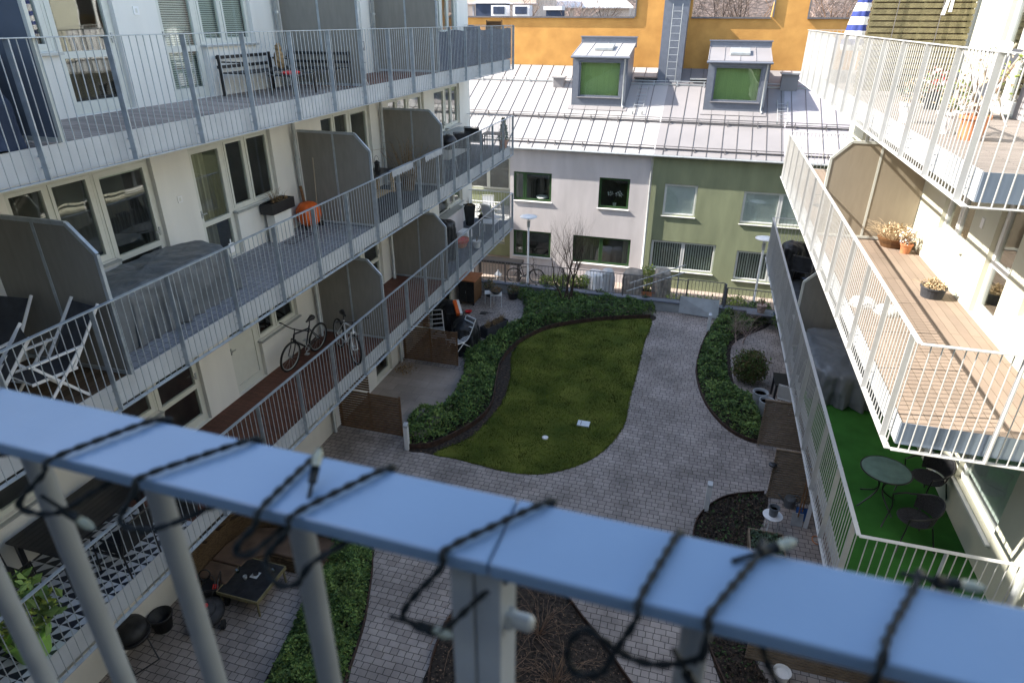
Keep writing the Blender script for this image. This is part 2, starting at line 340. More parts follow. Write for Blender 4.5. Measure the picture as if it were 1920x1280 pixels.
def opening(m, parent, a0, a1, z0, z1, kind='window', frame='wframe', splits=(), rails=(), blind=None, curtain=None, solid=False, d=.08, sill=True, glass='glass', flip=False):
    fw_ = .045; f = MB(); e = .002
    a0 += e; a1 -= e; z0 += e; z1 -= e
    mbox(f, m, a0, d, z0, a1, d + .07, z0 + fw_); mbox(f, m, a0, d, z1 - fw_, a1, d + .07, z1)
    mbox(f, m, a0, d, z0 + fw_, a0 + fw_, d + .07, z1 - fw_); mbox(f, m, a1 - fw_, d, z0 + fw_, a1, d + .07, z1 - fw_)
    xs = [a0 + fw_] + [a0 + (a1 - a0) * s for s in splits] + [a1 - fw_]; panes = []
    for i, s in enumerate(xs[1:-1]): mbox(f, m, s - .03, d + .003, z0 + fw_, s + .03, d + .067, z1 - fw_)
    for i in range(len(xs) - 1):
        p, q = xs[i] + (.03 if i else 0), xs[i + 1] - (.03 if i < len(xs) - 2 else 0)
        b, t = z0 + fw_, z1 - fw_; s = .05 if kind == 'window' else .085
        sd_ = d - .012
        mbox(f, m, p, sd_, b, p + s, d + .05, t); mbox(f, m, q - s, sd_, b, q, d + .05, t)
        mbox(f, m, p + s, sd_, b, q - s, d + .05, b + s * (1.5 if kind == 'door' else 1)); mbox(f, m, p + s, sd_, t - s, q - s, d + .05, t)
        zz = [b + s * (1.5 if kind == 'door' else 1)] + [z0 + (z1 - z0) * r_ for r_ in rails] + [t - s]
        for k, r_ in enumerate(zz[1:-1]): mbox(f, m, p + s, sd_, r_ - .045, q - s, d + .05, r_ + .045)
        for k in range(len(zz) - 1):
            lo = zz[k] + (.045 if k else 0); hi = zz[k + 1] - (.045 if k < len(zz) - 2 else 0)
            if solid and k == 0: mbox(f, m, p + s, d + .01, lo, q - s, d + .03, hi)
            else: panes.append((p + s, q - s, lo, hi))
    o = f.build(kind, frame, parent)
    for (p, q, lo, hi) in panes:
        g_ = MB(); mbox(g_, m, p, d + .02, lo, q, d + .028, hi); g_.build('pane', glass, o)
    if kind == 'door':
        h = MB(); hx = a1 - .09 if not flip else a0 + .09; zc = z0 + 1.0
        mbox(h, m, hx - .015, d - .03, zc - .07, hx + .015, d - .012, zc + .07); mbox(h, m, hx - (.11 if not flip else 0), d - .05, zc - .01, hx + (.11 if flip else 0), d - .03, zc + .01); h.build('handle', 'zinc', o)
    if sill and kind == 'window':
        h = MB(); mbox(h, m, a0 - .04, -.06, z0 - .045, a1 + .04, d, z0 - .012); h.build('sill', 'zinc' if sill is True else sill, o)
    if blind:
        h = MB(); lo = z0 + (z1 - z0) * (1 - blind[1])
        if blind[0] == 'h':
            n = int((z1 - lo) / .035)
            for k in range(n):
                z = z1 - .04 - k * .035; mbox(h, m, a0 + .06, d + .10, z, a1 - .06, d + .125, z + .024)
            h.build('blind', 'blind', o)
        elif blind[0] == 'v':
            n = int((a1 - a0) / .105)
            for k in range(n):
                a = a0 + .05 + k * .105; mbox(h, m, a, d + .12, z0 + .03, a + .055, d + .13, z1 - .03)
            h.build('blind', 'blind', o)
        elif blind[0] == 'r':
            mbox(h, m, a0 + .05, d + .052, lo, a1 - .05, d + .057, z1 - .03); h.build('blind', 'white', o)
    if curtain:
        for (c0, c1) in curtain:
            h = MB(); x0 = a0 + (a1 - a0) * c0; x1 = a0 + (a1 - a0) * c1; n = max(4, int((x1 - x0) / .025)); pr = None
            for k in range(n + 1):
                a = x0 + (x1 - x0) * k / n; dd = d + .25 + .03 * math.sin(k * 1.7) + .012 * math.sin(k * .6)
                c = (m(a, dd, z0 + .02), m(a, dd, z1 - .02))
                if pr: h.quad(pr[0], c[0], c[1], pr[1])
                pr = c
            h.build('curtain', 'curtain', o, smooth=True)
    return o
def balcony(parent, side, xw, xe, y0, y1, zf, posts, rm, fm, fmend, zones, divs, endfar=True, endnear=False, fdrop=.29, drail='dshade', dframe='galv', barr=.0065, span=None):
    s = 1 if xe > xw else -1          # outward direction along x
    zt = zf + 1.1; zb = zt - 1.43
    b = MB(); b.box(xw, y0 + .1, zf - .24, xe - s * .11, y1 - .1, zf - .035); o = b.build('balcony', 'soffit', parent)
    for (p, q, mt) in zones: k = MB(); k.box(xw, max(p, y0 + .1), zf - .033, xe - s * .11, min(q, y1 - .1), zf); k.build('deck', mt, o)
    k = MB(); k.box(xe - s * .10, y0 + .09, zf - fdrop, xe - s * .09, y1 - .09, zf + .015); k.build('fascia', fm, o)
    def run(pa, pb, axis, pts, nearmat=None):
        # railing between two points along one axis
        L = pb - pa; f = pts
        t = MB()
        if axis == 'y': t.box(xe - .03, pa, zt - .012, xe + .03, pb, zt)
        else: t.box(min(pa, pb) - (.03), f - .03, zt - .012, max(pa, pb), f + .03, zt - .0005)
        t.build('top_rail', rm, o, bevel=.002)
        t = MB()
        if axis == 'y': t.box(xe - .035, pa, zb, xe + .035, pb, zb + .01)
        else: t.box(min(pa, pb), f - .034, zb + .0005, max(pa, pb), f + .034, zb + .0095)
        t.build('bottom_rail', rm, o)
    run(y0, y1, 'y', 0)
    for y in posts:
        t = MB(); t.box(xe - .04, y - .008, zb + .011, xe + .04, y + .008, zt - .013)
        for zz in (zf - .08, zf - .2):
            t.tube([(xe + s * .03, y + .025, zz), (xe - s * .09, y + .025, zz)], .009, 6)
        t.build('post', rm, o)
    ys = sorted([y0 - .02] + [p for p in posts] + [y1 + .02])
    for i in range(len(ys) - 1):
        L = ys[i + 1] - ys[i]
        if L < .2: continue
        n = max(1, round(L / .1125)); t = MB()
        for k in range(1, n):
            y = ys[i] + L * k / n; t.tube([(xe, y, zb + .008), (xe, y, zt - .01)], barr, 6)
        if t.v: t.build('railing_bars', rm, o)
    for on, yy, e in ((endfar, y1, -1), (endnear, y0, 1)):
        if not on: continue
        k = MB(); k.box(xw, yy + e * .09, zf - .29, xe - s * .10, yy + e * .08, zf + .01); k.build('fascia', fmend if e == 1 else fm, o)
        run(xw + s * .01, xe - s * .031, 'x', yy)
        L = abs(xe - xw); n = round(L / .1125); t = MB(); mid = n // 2
        for q in range(1, n):
            x = xw + (xe - xw) * q / n
            if q == mid and e == 1: continue
            t.tube([(x, yy, zb + .01), (x, yy, zt - .012)], barr, 6)
        t.build('railing_bars', rm, o)
        if e == 1:
            x = xw + (xe - xw) * mid / n; t = MB(); t.box(x - .008, yy - .04, zb + .01, x + .008, yy + .04, zt - .013); t.build('post', rm, o)
        for k2 in range(3):     # fixing bolts
            pass
    for (y, bm, fm2, hs) in divs:
        zt2 = zf + 2.05; zc = zf + 1.69; zl = zf + .03; xo = xe - s * .04; xc = xe - s * .38; xi = xw + s * .02
        P = [(xi, zl), (xo, zl), (xo, zc), (xc, zt2), (xi, zt2)]
        k = MB(); k.poly([(p[0], y - .012, p[1]) for p in P], (0, .024, 0)); dv = k.build('divider_panel', bm, o)
        k = MB(); w = .05
        for a, c in ((P[1], P[2]), (P[2], P[3]), (P[3], P[4])): k.bar((a[0], y, a[1]), (c[0], y, c[1]), .052, .045, up=(0, 1, 0))
        k.bar((P[0][0], y, zl + .02), (P[1][0], y, zl + .02), .05, .05, up=(0, 1, 0)); xm = (xi + xo) / 2
        k.bar((xm, y, zl), (xm, y, zt2), .046, .04, up=(0, 1, 0)); k.build('divider_frame', fm2, o)
    return o
# ------------------------------------------------------------------ left apartment building
FL = [0.0, 2.96, 5.82, 8.81, 11.7]
XL, WL = -6.9, -8.7
mL = lambda a, d, z: (WL - d, a, z)
LB = thing('apartment_building', 'pale grey apartment block with three long shaded balconies on the left of the court', 'building', (-12, 12, 0))
holes = []; ops = []
for i, F in enumerate(FL):
    top = F + 2.22
    for (a, b_, c) in ((6.2, 7.6, 8.72), (17.5, 18.95, 20.05), (20.9, 22.2, 23.3)):     # window beside a glass door
        if a > 20: holes += [(a, a + 1.1, F + .01, top), (a + 1.1, c, F + .86, top)]; ops += [(i, a, a + 1.1, F + .01, top, 'd'), (i, a + 1.1, c, F + .86, top, 'w3')]
        else: holes += [(a, b_, F + .86, top), (b_, c, F + .01, top)]; ops += [(i, a, b_, F + .86, top, 'w2'), (i, b_, c, F + .01, top, 'd')]
    for (a, b_, c) in ((9.58, 10.55, 11.98), (4.2, 5.2, 5.6)):
        if a < 5: continue
        holes += [(a, b_, F + .01, top), (b_, c, F + .86, top)]; ops += [(i, a, b_, F + .01, top, 'd2'), (i, b_, c, F + .86, top, 'w3')]
    holes += [(13.95, 15.35, F + .86, top), (15.35, 16.4, F + .01, top)]; ops += [(i, 13.95, 15.35, F + .86, top, 'w2'), (i, 15.35, 16.4, F + .01, top, 'd')]
    holes += [(2.9, 4.0, F + .01, top), (4.0, 5.4, F + .86, top)]; ops += [(i, 2.9, 4.0, F + .01, top, 'd'), (i, 4.0, 5.4, F + .86, top, 'w2')]
fb = facade(mL, -14, 24.4, 0, 14.9, holes); fb.box(-20, 24.36, 0, WL - .001, 24.4, 14.9); fb.box(-20, -14, 14.9, WL + .05, 24.45, 15.0)
fb.box(-20, -14, 15, WL, 1.4, 21)  # unseen corner block added to keep the sun off the foreground rail
fb.build('wall', 'wall_l', LB)
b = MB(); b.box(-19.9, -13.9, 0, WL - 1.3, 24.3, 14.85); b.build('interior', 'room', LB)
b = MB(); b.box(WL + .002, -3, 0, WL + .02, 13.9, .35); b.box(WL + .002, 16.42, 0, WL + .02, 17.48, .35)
random.seed(3)
for (i, a, c, z0, z1, k) in ops:
    if k == 'd': opening(mL, LB, a, c, z0, z1, 'door', rails=(.36,), curtain=[(.05, .3)] if random.random() < .5 else None, blind=('h', .08))
    elif k == 'd2':
        if i == 3: opening(mL, LB, a, c, z0, z1, 'door', rails=(.36,), blind=('h', .97), flip=True)
        elif i == 1: opening(mL, LB, a, c, z0, z1, 'door', rails=(.56,), solid=True, flip=True)
        else: opening(mL, LB, a, c, z0, z1, 'door', rails=(.36,), blind=('h', .06), flip=True, curtain=[(.4, .75)])
    elif k == 'w2': opening(mL, LB, a, c, z0, z1, 'window', splits=(.47,), blind=('h', .08), curtain=[(.1, .35)] if random.random() < .4 else None)
    else: opening(mL, LB, a, c, z0, z1, 'window', splits=(.45,) if c - a > 1.25 else (), blind=('h', .95 if i == 3 and a < 12 else .1))
postsL = [24.03 - 1.2373 * k for k in range(0, 20)]
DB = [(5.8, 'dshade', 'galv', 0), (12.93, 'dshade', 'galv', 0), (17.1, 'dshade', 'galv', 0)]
balcony(LB, -1, WL, XL, -1, 24.03, FL[3], postsL, 'galv', 'fascia', 'fascia', [(-1, 12.93, 'deckA'), (12.93, 24.1, 'deckC')], [(5.8, 'divider_shaded', 'wframe', 0)] + DB[1:], fdrop=.325)
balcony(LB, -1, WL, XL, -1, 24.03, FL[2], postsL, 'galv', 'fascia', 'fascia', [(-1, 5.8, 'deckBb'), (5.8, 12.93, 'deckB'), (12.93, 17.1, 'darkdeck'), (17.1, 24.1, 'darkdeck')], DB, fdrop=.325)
# lowest: triangle-patterned tiles near, brick-brown deck, blue-grey at the far end
tile = bpy.data.materials.new('triangle_tiles'); tile.use_nodes = True; nt = tile.node_tree; bb = nt.nodes['Principled BSDF']
geo = N(nt, 'ShaderNodeNewGeometry'); sx = N(nt, 'ShaderNodeSeparateXYZ'); nt.links.new(geo.outputs['Position'], sx.inputs[0])
def mth(op, a, b=None):
    n = N(nt, 'ShaderNodeMath', operation=op)
    if hasattr(a, 'links'): nt.links.new(a, n.inputs[0])
    else: n.inputs[0].default_value = a
    if b is not None:
        if hasattr(b, 'links'): nt.links.new(b, n.inputs[1])
        else: n.inputs[1].default_value = b
    return n.outputs[0]
ux = mth('MULTIPLY', sx.outputs['X'], 5.2); uy = mth('MULTIPLY', sx.outputs['Y'], 5.2)
fx = mth('FRACT', mth('ADD', ux, 100)); fy = mth('FRACT', mth('ADD', uy, 100))
tri = mth('GREATER_THAN', fx, fy)
cr = N(nt, 'ShaderNodeMix', data_type='RGBA'); cr.inputs['A'].default_value = (.52, .55, .60, 1); cr.inputs['B'].default_value = (.02, .024, .035, 1)
nt.links.new(tri, cr.inputs['Factor']); nt.links.new(cr.outputs['Result'], bb.inputs['Base Color']); bb.inputs['Roughness'].default_value = .4
M['tile'] = tile
balcony(LB, -1, WL, XL, -1, 24.03, FL[1], postsL, 'galv', 'fascia', 'fascia', [(-1, 6.15, 'tile'), (6.15, 17.1, 'deckC'), (17.1, 24.1, 'deckBl')], DB[1:], fdrop=.325)
for y in (12.8, 17.0):
    b = MB(); b.tube([(WL + .10, y - .12, .05), (WL + .10, y - .12, 14.8)], .045, 10)
    dp = b.build('downspout', 'zinc', LB, smooth=True)
    k = MB()
    for z in (1.6, 4.4, 7.3, 10.2): k.tube([(WL + .10, y - .12, z - .025), (WL + .10, y - .12, z + .025)], .056, 10)
    k.build('bracket', 'zinc', dp)
for (yy, z) in ((9.14, 10.19), (9.16, 7.25)):
    b = MB(); b.box(WL, yy - .055, z - .06, WL + .012, yy + .055, z + .06); sg = b.build('door_sign', 'white', LB)
    k = MB(); k.box(WL + .012, yy - .02, z - .03, WL + .014, yy + .02, z + .03); k.build('sign_mark', 'wframe', sg)
# ------------------------------------------------------------------ right apartment building
FR = [0.0, 2.96, 5.78, 8.75, 11.65]; XR, WR = 2.62, 4.57
mR = lambda a, d, z: (WR + d, a, z)
RB = thing('apartment_building', 'cream and pale green apartment block with three pale balconies on the right', 'building', (10, 12, 0))
holes = []; ops = []
for i, F in enumerate(FR):
    top = F + 2.2
    if i == 3: L = [(12.3, 13.75, F + .02, top, 'bd'), (8.4, 10.0, F + .8, top, 'w')]
    else: L = [(12.5, 13.98, F + .74, top, 'w'), (10.62, 11.52, F + .02, top, 'd'), (8.42, 9.98, F + .6, top, 'ws')]
    L += [(16.2, 17.6, F + .8, top, 'w'), (18.6, 19.6, F + .02, top, 'd'), (20.6, 22.2, F + .8, top, 'w')]
    for h in L: holes.append(h[:4]); ops.append((i,) + h)
fb = facade(mR, -14, 24.4, 0, 12.3, holes, .2); fb.box(WR + .001, 24.36, 0, 16, 24.4, 12.3); fb.box(WR, -14, 12.3, 16, 24.4, 12.4); fb.box(WR + .01, -14, 0, 16, -13.9, 12.3)
fb.build('wall', 'wall_r', RB)
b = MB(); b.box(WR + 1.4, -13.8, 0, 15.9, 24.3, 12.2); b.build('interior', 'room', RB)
b = MB(); b.box(WR - .012, 12.3 - 2.4, FR[3] + .01, WR - .002, 12.28, FR[3] + .45); b.build('plinth', 'plinth', RB); b = MB(); b.box(WR - .012, 13.8, FR[3] + .01, WR - .002, 15.3, FR[3] + .45); b.build('plinth', 'plinth', RB)
for (i, a, c, z0, z1, k) in ops:
    if k in ('d', 'bd'): opening(mR, RB, a, c, z0, z1, 'door', frame='wwhite', rails=(.40,), splits=(.5,) if k == 'bd' else (), flip=True, curtain=[(.1, .4)] if i == 2 else None)
    else: opening(mR, RB, a, c, z0, z1, 'window', frame='wwhite', splits=() if k == 'ws' else (.5,), blind=('r', .9) if k == 'ws' else ('h', .1), sill='wwhite')
postsR = [7.45 + .28 + 1.235 * k for k in range(0, 13)]
LF = 23.3
balcony(RB, 1, WR, XR, 7.45, LF, FR[3], postsR, 'galvr', 'fascia', 'fascia_shaded', [(7, 24, 'deckRA')], [], endnear=True, barr=.0075)
balcony(RB, 1, WR, XR, 7.45, LF, FR[2], postsR, 'galvr', 'fascia', 'fascia_shaded', [(7, 24, 'deckR')], [(15.4, 'dtan', 'wframe', 0)], endnear=True, barr=.0075)
balcony(RB, 1, WR, XR, 7.45, LF, FR[1], postsR, 'galvr', 'fascia', 'fascia_shaded', [(7, 15.4, 'turf'), (15.4, 24, 'darkdeck')], [(15.4, 'dshade', 'wframe', 0)], endnear=True, barr=.0075)
b = MB(); b.tube([(WR - .12, 7.3, .05), (WR - .12, 7.3, 12.2)], .05, 10); b.build('downspout', 'zinc', RB, smooth=True)
for i, z in ((2, 7.14),):
    b = MB(); b.box(WR - .014, 12.0, z - .08, WR, 12.12, z + .08); b.build('door_sign', 'white', RB)
b = MB(); zz = 6.72
# own building behind the camera
OB = thing('apartment_building', 'rendered apartment block wall behind the viewpoint balcony', 'building', (0, -5, 0))
b = MB(); b.box(-8.6, -9, 0, 4.5, -1.9, 12.3); b.build('wall', 'dshade', OB)  # unseen wall, given a dark colour to darken the handrail's near face
b = MB(); b.box(-3.2, -1.88, 8.5, 3.2, .28, 8.68); b.build('balcony', 'deckBl', OB)
# ------------------------------------------------------------------ row houses at the end of the court
YH = 28.5; mH = lambda a, d, z: (a, YH + d, z)
EZ = 4.98; SL = .45; RY = 34.85
def roofz(y): return EZ + SL * (y - (YH - .35))
def roof_part(parent, x0, x1, mt, seam0):
    b = MB(); y0 = YH - .2; zr = roofz(RY); EZ_ = roofz(y0)
    b.quad((x0, y0, EZ_), (x1, y0, EZ_), (x1, RY, zr), (x0, RY, zr)); b.quad((x0, y0, EZ_), (x1, y0, EZ_), (x1, y0, EZ_ - .08), (x0, y0, EZ_ - .08)); b.quad((x0, y0, EZ_ - .08), (x1, y0, EZ_ - .08), (x1, RY, zr - .08), (x0, RY, zr - .08))
    r_ = b.build('roof', mt, parent)
    k = MB(); x = seam0
    while x < x1 - .05:
        if x > x0 + .05: k.bar((x, y0, EZ_ + .012), (x, RY, zr + .012), .022, .035)
        x += .585
    k.build('roof_seams', 'seam', r_)
    g_ = MB(); g_.tube([(x0 + .005, y0 - .045, EZ_ - .05), (x1 - .005, y0 - .045, EZ_ - .05)], .048, 8); g_.build('gutter', 'zinc', r_)
    for (yy, hh, dbl) in ((YH + .1, .17, 1), (31.05 - .6, .24, 1), (33.35, .2, 0)):       # snow guards
        z = roofz(yy); k = MB()
        xx = x0 + .4
        for q in range(2 if dbl else 1): k.tube([(x0 + .03, yy, z + hh - q * .09), (x1 - .03, yy, z + hh - q * .09)], .02, 6)
        k.box(x0 + .03, yy - .004, z + .03, x1 - .03, yy + .004, z + hh * .45)
        while xx < x1 - .1: k.bar((xx, yy + .14, z + .06), (xx, yy, z + hh), .03, .03); k.bar((xx, yy - .08, z - .02), (xx, yy, z + hh), .03, .03); xx += 1.22
        k.build('snow_guard', 'seam' if dbl else 'zinc', r_)
    return r_
HW = thing('row_house', 'white two storey row house with green window frames and a bright standing seam roof', 'house', (-7, 32, -.9))
hw = [(-8.13, -6.35, 2.62, 3.92), (-4.2, -2.85, 2.55, 3.9), (-8.13, -6.3, -.05, 1.2), (-5.25, -2.6, -.1, 1.2)]
fb = facade(mH, -8.3, -1.98, -.9, EZ + .03, hw, .14)
fb.box(-8.3, YH + .001, -.9, -8.26, 31, EZ - .02); fb.build('wall', 'wall_w', HW)
opening(mH, HW, *hw[0], frame='wgreen', splits=(.29,), sill='wwhite', curtain=[(.86, .96)])
opening(mH, HW, *hw[1], frame='wgreen', sill='wwhite')
opening(mH, HW, *hw[2], frame='wgreen', splits=(.29,), sill='wwhite', curtain=[(.03, .25)])
opening(mH, HW, *hw[3], frame='wgreen', splits=(.49,), sill='wwhite', blind=None, curtain=[(.04, .46), (.86, .96)])
b = MB(); b.box(-14, 31.2, -.9, -8.3, 31.3, EZ + 1); b.box(-8.25, YH + 1.3, -.85, -2, RY - 3.2, EZ); b.build('interior', 'room', HW)
roof_part(HW, -14, -1.95, 'roof', -13.7)
mHr = lambda a, d, z: (a, 30.6 + d, z)
rh = [(-11.2, -8.9, 2.5, 4.1), (-11.2, -9.2, -.2, 1.4)]
fb = facade(mHr, -14, -8.3, -.9, EZ + .9, rh, .1); fb.build('recessed_wall', 'wall_g', HW)
opening(mHr, HW, *rh[0], frame='wframe', splits=(.5,)); opening(mHr, HW, *rh[1], frame='wframe', splits=(.5,))
b = MB(); b.box(-14, 27.2, 1.55, -8.32, 30.58, 1.75); lg = b.build('terrace', 'conc', HW)
k = MB(); k.box(-12, 27.2, 2.75, -8.32, 27.26, 2.79); k.box(-12, 27.2, 2.45, -8.32, 27.25, 2.48); xx = -11.9
while xx < -8.3: k.tube([(xx, 27.23, 1.75), (xx, 27.23, 2.76)], .012, 5); xx += .16
k.build('terrace_railing', 'white', lg)
HG = thing('row_house', 'green two storey row house with white window frames and a rosy grey roof', 'house', (0, 32, -.9))
hg = [(-1.36, .02, 2.45, 3.82), (1.9, 4.6, 2.35, 3.72), (-1.68, 1.1, -.05, 1.3), (2.0, 4.6, -.2, 1.15)]
fb = facade(mH, -1.98, 12, -.9, EZ + .03, hg, .14); fb.build('wall', 'wall_g', HG)
opening(mH, HG, *hg[0], frame='wwhite', sill='wwhite', blind=('r', .97)); opening(mH, HG, *hg[1], frame='wwhite', splits=(.55,), sill='wwhite', blind=('r', .97))
opening(mH, HG, *hg[2], frame='wwhite', splits=(.5,), sill='wwhite', blind=('v', 1)); opening(mH, HG, *hg[3], frame='wwhite', splits=(.55,), sill='wwhite', blind=('v', 1))
b = MB(); b.box(-1.9, YH + 1.3, -.85, 11.9, RY - 3.2, EZ); b.build('interior', 'room', HG)
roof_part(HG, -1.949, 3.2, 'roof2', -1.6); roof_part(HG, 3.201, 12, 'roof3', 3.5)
b = MB(); b.tube([(-1.98, YH - .23, EZ - .05), (-1.98, YH - .10, EZ - .3), (-1.98, YH - .10, -.85)], .05, 8); b.build('downspout', 'zinc', HG, smooth=True)
def dormer(parent, x0, x1, zt, yb=31.5):
    # box dormer standing on the roof, glazed towards the court
    zf_ = roofz(yb) - .05; zk = zt + .42; ye = 33.7
    md = lambda a, d, z: (a, yb + d, z)
    hole = [(x0 + .30, x1 - .28, zf_ + .46, zt - .18)]
    fb = facade(md, x0, x1, zf_, zt, hole, .16)
    for x in (x0, x1): fb.poly([(x, yb, zf_), (x, yb, zt), (x, ye, zk), (x, ye, roofz(ye) - .1)], (.01 if x == x0 else -.01, 0, 0))
    d = fb.build('dormer', 'dorm', parent)
    k = MB(); sl_ = (zk - zt) / (ye - yb)
    k.poly([(x0 - .05, yb - .08, zt), (x1 + .05, yb - .08, zt), (x1 + .05, ye, zk + .02), (x0 - .05, ye, zk + .02)], (0, 0, .05))
    for q in (.25, .5, .75, 1.0, 0):
        x = x0 - .03 + (x1 - x0 + .06) * q; k.bar((x, yb - .07, zt + .065), (x, ye, zk + .085), .02, .03)
    k.build('dormer_roof', 'roof' if x0 < -3 else 'roof2', d)
    k = MB(); k.box(x0 - .06, ye, zk - .1, x1 + .06, ye + .3, zk + .32); k.box(x0 - .1, ye - .04, zk + .32, x1 + .1, ye + .34, zk + .37); k.build('parapet', 'dorm', d)
    xm = (x0 + x1) / 2; k = MB(); y_a, y_b = yb + .75, yb + 1.6
    k.poly([(xm - .42, y_a, zt + sl_ * .85 + .06), (xm + .42, y_a, zt + sl_ * .85 + .06), (xm + .42, y_b, zt + sl_ * 1.75 + .06), (xm - .42, y_b, zt + sl_ * 1.75 + .06)], (0, 0, .12)); k.build('roof_hatch', 'zinc', d, bevel=.02)
    a0, a1, z0, z1 = hole[0]; f = MB(); mbox(f, md, a0, .06, z0, a1, .14, z0 + .07); mbox(f, md, a0, .06, z1 - .07, a1, .14, z1); mbox(f, md, a0, .06, z0 + .07, a0 + .07, .14, z1 - .07); mbox(f, md, a1 - .07, .06, z0 + .07, a1, .14, z1 - .07)
    f.build('window_frame', 'dorm', d)
    f = MB(); mbox(f, md, a0 + .07, .09, z0 + .07, a1 - .07, .1, z1 - .07); f.build('pane', 'glassg', d)
    f = MB(); mbox(f, md, a0 + .05, .3, z0, a1 - .05, .31, z1); f.build('blind', 'leafgreenblind', d)
    f = MB(); mbox(f, md, a0 - .05, -.06, z0 - .04, a1 + .05, .05, z0 - .01); f.build('sill', 'roof2', d)
    f = MB(); f.tube([(x1 - .12, yb - .07, zt - .05), (x1 - .12, yb - .07, zf_ + .15), (x1 - .06, yb - .14, zf_ + .05)], .035, 8); f.build('downspout', 'zinc', d, smooth=True)
    f = MB(); f.tube([(x0 - .08, yb - .11, zt - .02), (x1 + .08, yb - .11, zt - .02)], .05, 8); f.build('gutter', 'dorm', d)
    f = MB(); f.quad((x0 - .12, yb - .32, roofz(yb - .32) + .03), (x1 + .12, yb - .32, roofz(yb - .32) + .03), (x1 + .12, yb, roofz(yb) + .03), (x0 - .12, yb, roofz(yb) + .03)); f.build('flashing', 'roof2', d)
    return d
M['leafgreenblind'] = mat('green_blind', (.42, .44, .30), .8, var=.06, stretch=(12, 1, .3), scale=3)
dormer(HW, -6.2, -3.70, 8.60); dormer(HG, -.23, 2.32, 8.50)
# ------------------------------------------------------------------ orange fire wall, shaft, ladders
YO = 34.9
FWL = thing('fire_wall', 'orange rendered fire wall with stepped piers rising above the metal roofs', 'wall', (-2, YO, 5))
b = MB()
zt_ = gy(1050, 34, YO).z
P = [(-13, -.5), (11.5, -.5), (11.5, zt_ - .0), (gy(1512, 42, YO).x, zt_), (gy(1512, 42, YO).x, 11.6), (gy(1450, 36, YO).x, 11.6), (gy(1445, 36, YO).x, zt_), (gy(1296, 36, YO).x, zt_), (gy(1296, 36, YO).x, 11.9), (gy(1193, 30, YO).x, 11.9), (gy(1190, 33, YO).x, zt_), (-13, zt_)]
b.poly([(p[0], YO, p[1]) for p in P], (0, .45, 0)); b.build('masonry', 'orange', FWL)
b = MB()
for i in (2, 6, 10):
    a, c = P[i], P[(i + 1) % 12]; b.box(min(a[0], c[0]), YO - .1, zt_ + .002, max(a[0], c[0]), YO + .5, zt_ + .07)
for a, c in ((P[3], P[4]), (P[5], P[6]), (P[9], P[10])):
    sgn = 1 if a is P[3] else -1
    b.box(a[0] + (.004 if sgn > 0 else -.06), YO - .1, zt_ + .07, a[0] + (.06 if sgn > 0 else -.004), YO + .5, 11.6)
b.build('coping', 'seam', FWL)
SH = thing('service_shaft', 'tall grey sheet metal shaft with a wall ladder in front of the orange wall', 'shaft', (-1.6, 34, 7.5))
p0 = gy(1246, 10, 33.6); p1 = gy(1292, 10, 33.6); b = MB(); b.box(p0.x, 33.6, roofz(33.6) - .2, p1.x, 34.85, 11.05); b.build('casing', 'dorm', SH)
b = MB(); b.box(p0.x - .06, 33.5, 11.05, p1.x + .06, 34.88, 11.35); b.build('cap', 'roof2', SH, bevel=.03)
def ladder(mb, a, c, w, step, r_=.014, side=(1, 0, 0)):
    a = Vector(a); c = Vector(c); s_ = Vector(side) * w / 2
    mb.tube([a - s_, c - s_], r_, 6); mb.tube([a + s_, c + s_], r_, 6); L = (c - a).length; n = int(L / step)
    for i in range(1, n): p = a.lerp(c, i / n); mb.tube([p - s_, p + s_], r_ * .8, 5)
b = MB(); ladder(b, (p0.x + .62, 33.42, roofz(33.4) + .1), (p0.x + .62, 33.42, 10.75), .42, .3)
for z in (8.6, 10.5): b.tube([(p0.x + .41, 33.42, z), (p0.x + .41, 33.6, z)], .012, 5); b.tube([(p0.x + .83, 33.42, z), (p0.x + .83, 33.6, z)], .012, 5)
b.build('ladder', 'zinc', SH)
def roof_ladder(x, y0, y1, lab):
    t = thing('roof_ladder', lab, 'ladder', (x, y0, roofz(y0)), 'ladders lying on the metal roofs'); b = MB()
    ladder(b, (x, y0, roofz(y0) + .16), (x, y1, roofz(y1) + .16), .42, .28); b.build('rungs_and_rails', 'zinc', t)
    b = MB()
    for y in (y0 + .1, y1 - .1): b.box(x - .24, y - .02, roofz(y) + .01, x - .18, y + .02, roofz(y) + .16); b.box(x + .18, y - .02, roofz(y) + .01, x + .24, y + .02, roofz(y) + .16)
    b.build('brackets', 'zinc', t)
roof_ladder(-3.05, 30.9, 33.1, 'short metal roof ladder lying between the white house dormer and the grey shaft')
roof_ladder(3.1, 30.6, 32.2, 'short metal roof ladder lying right of the green house dormer')
def hood(x, y, w, h, lab):
    t = thing('roof_vent', lab, 'vent', (x, y, roofz(y))); b = MB(); b.box(x - w / 2, y, roofz(y) - .1, x + w / 2, y + .5, roofz(y) + h); b.build('housing', 'roof2', t)
    b = MB(); b.box(x - w / 2 - .06, y - .12, roofz(y) + h, x + w / 2 + .06, y + .6, roofz(y) + h + .06); b.build('cover', 'roof', t)
hood(gy(1048, 145, 33).x, 32.9, .5, .45, 'small square roof vent hood on the bright roof left of the dormer')
hood(3.35, 33.2, .7, .7, 'grey vent hood on the roof right of the green house dormer')
t = thing('roof_walkway', 'short slatted metal walkway on the roof between dormer and shaft', 'walkway', (-2.9, 33.6, roofz(33.6))); b = MB(); b.box(-3.6, 33.5, roofz(33.7) + .12, -2.5, 33.95, roofz(33.7) + .17); b.build('grating', 'seam', t)
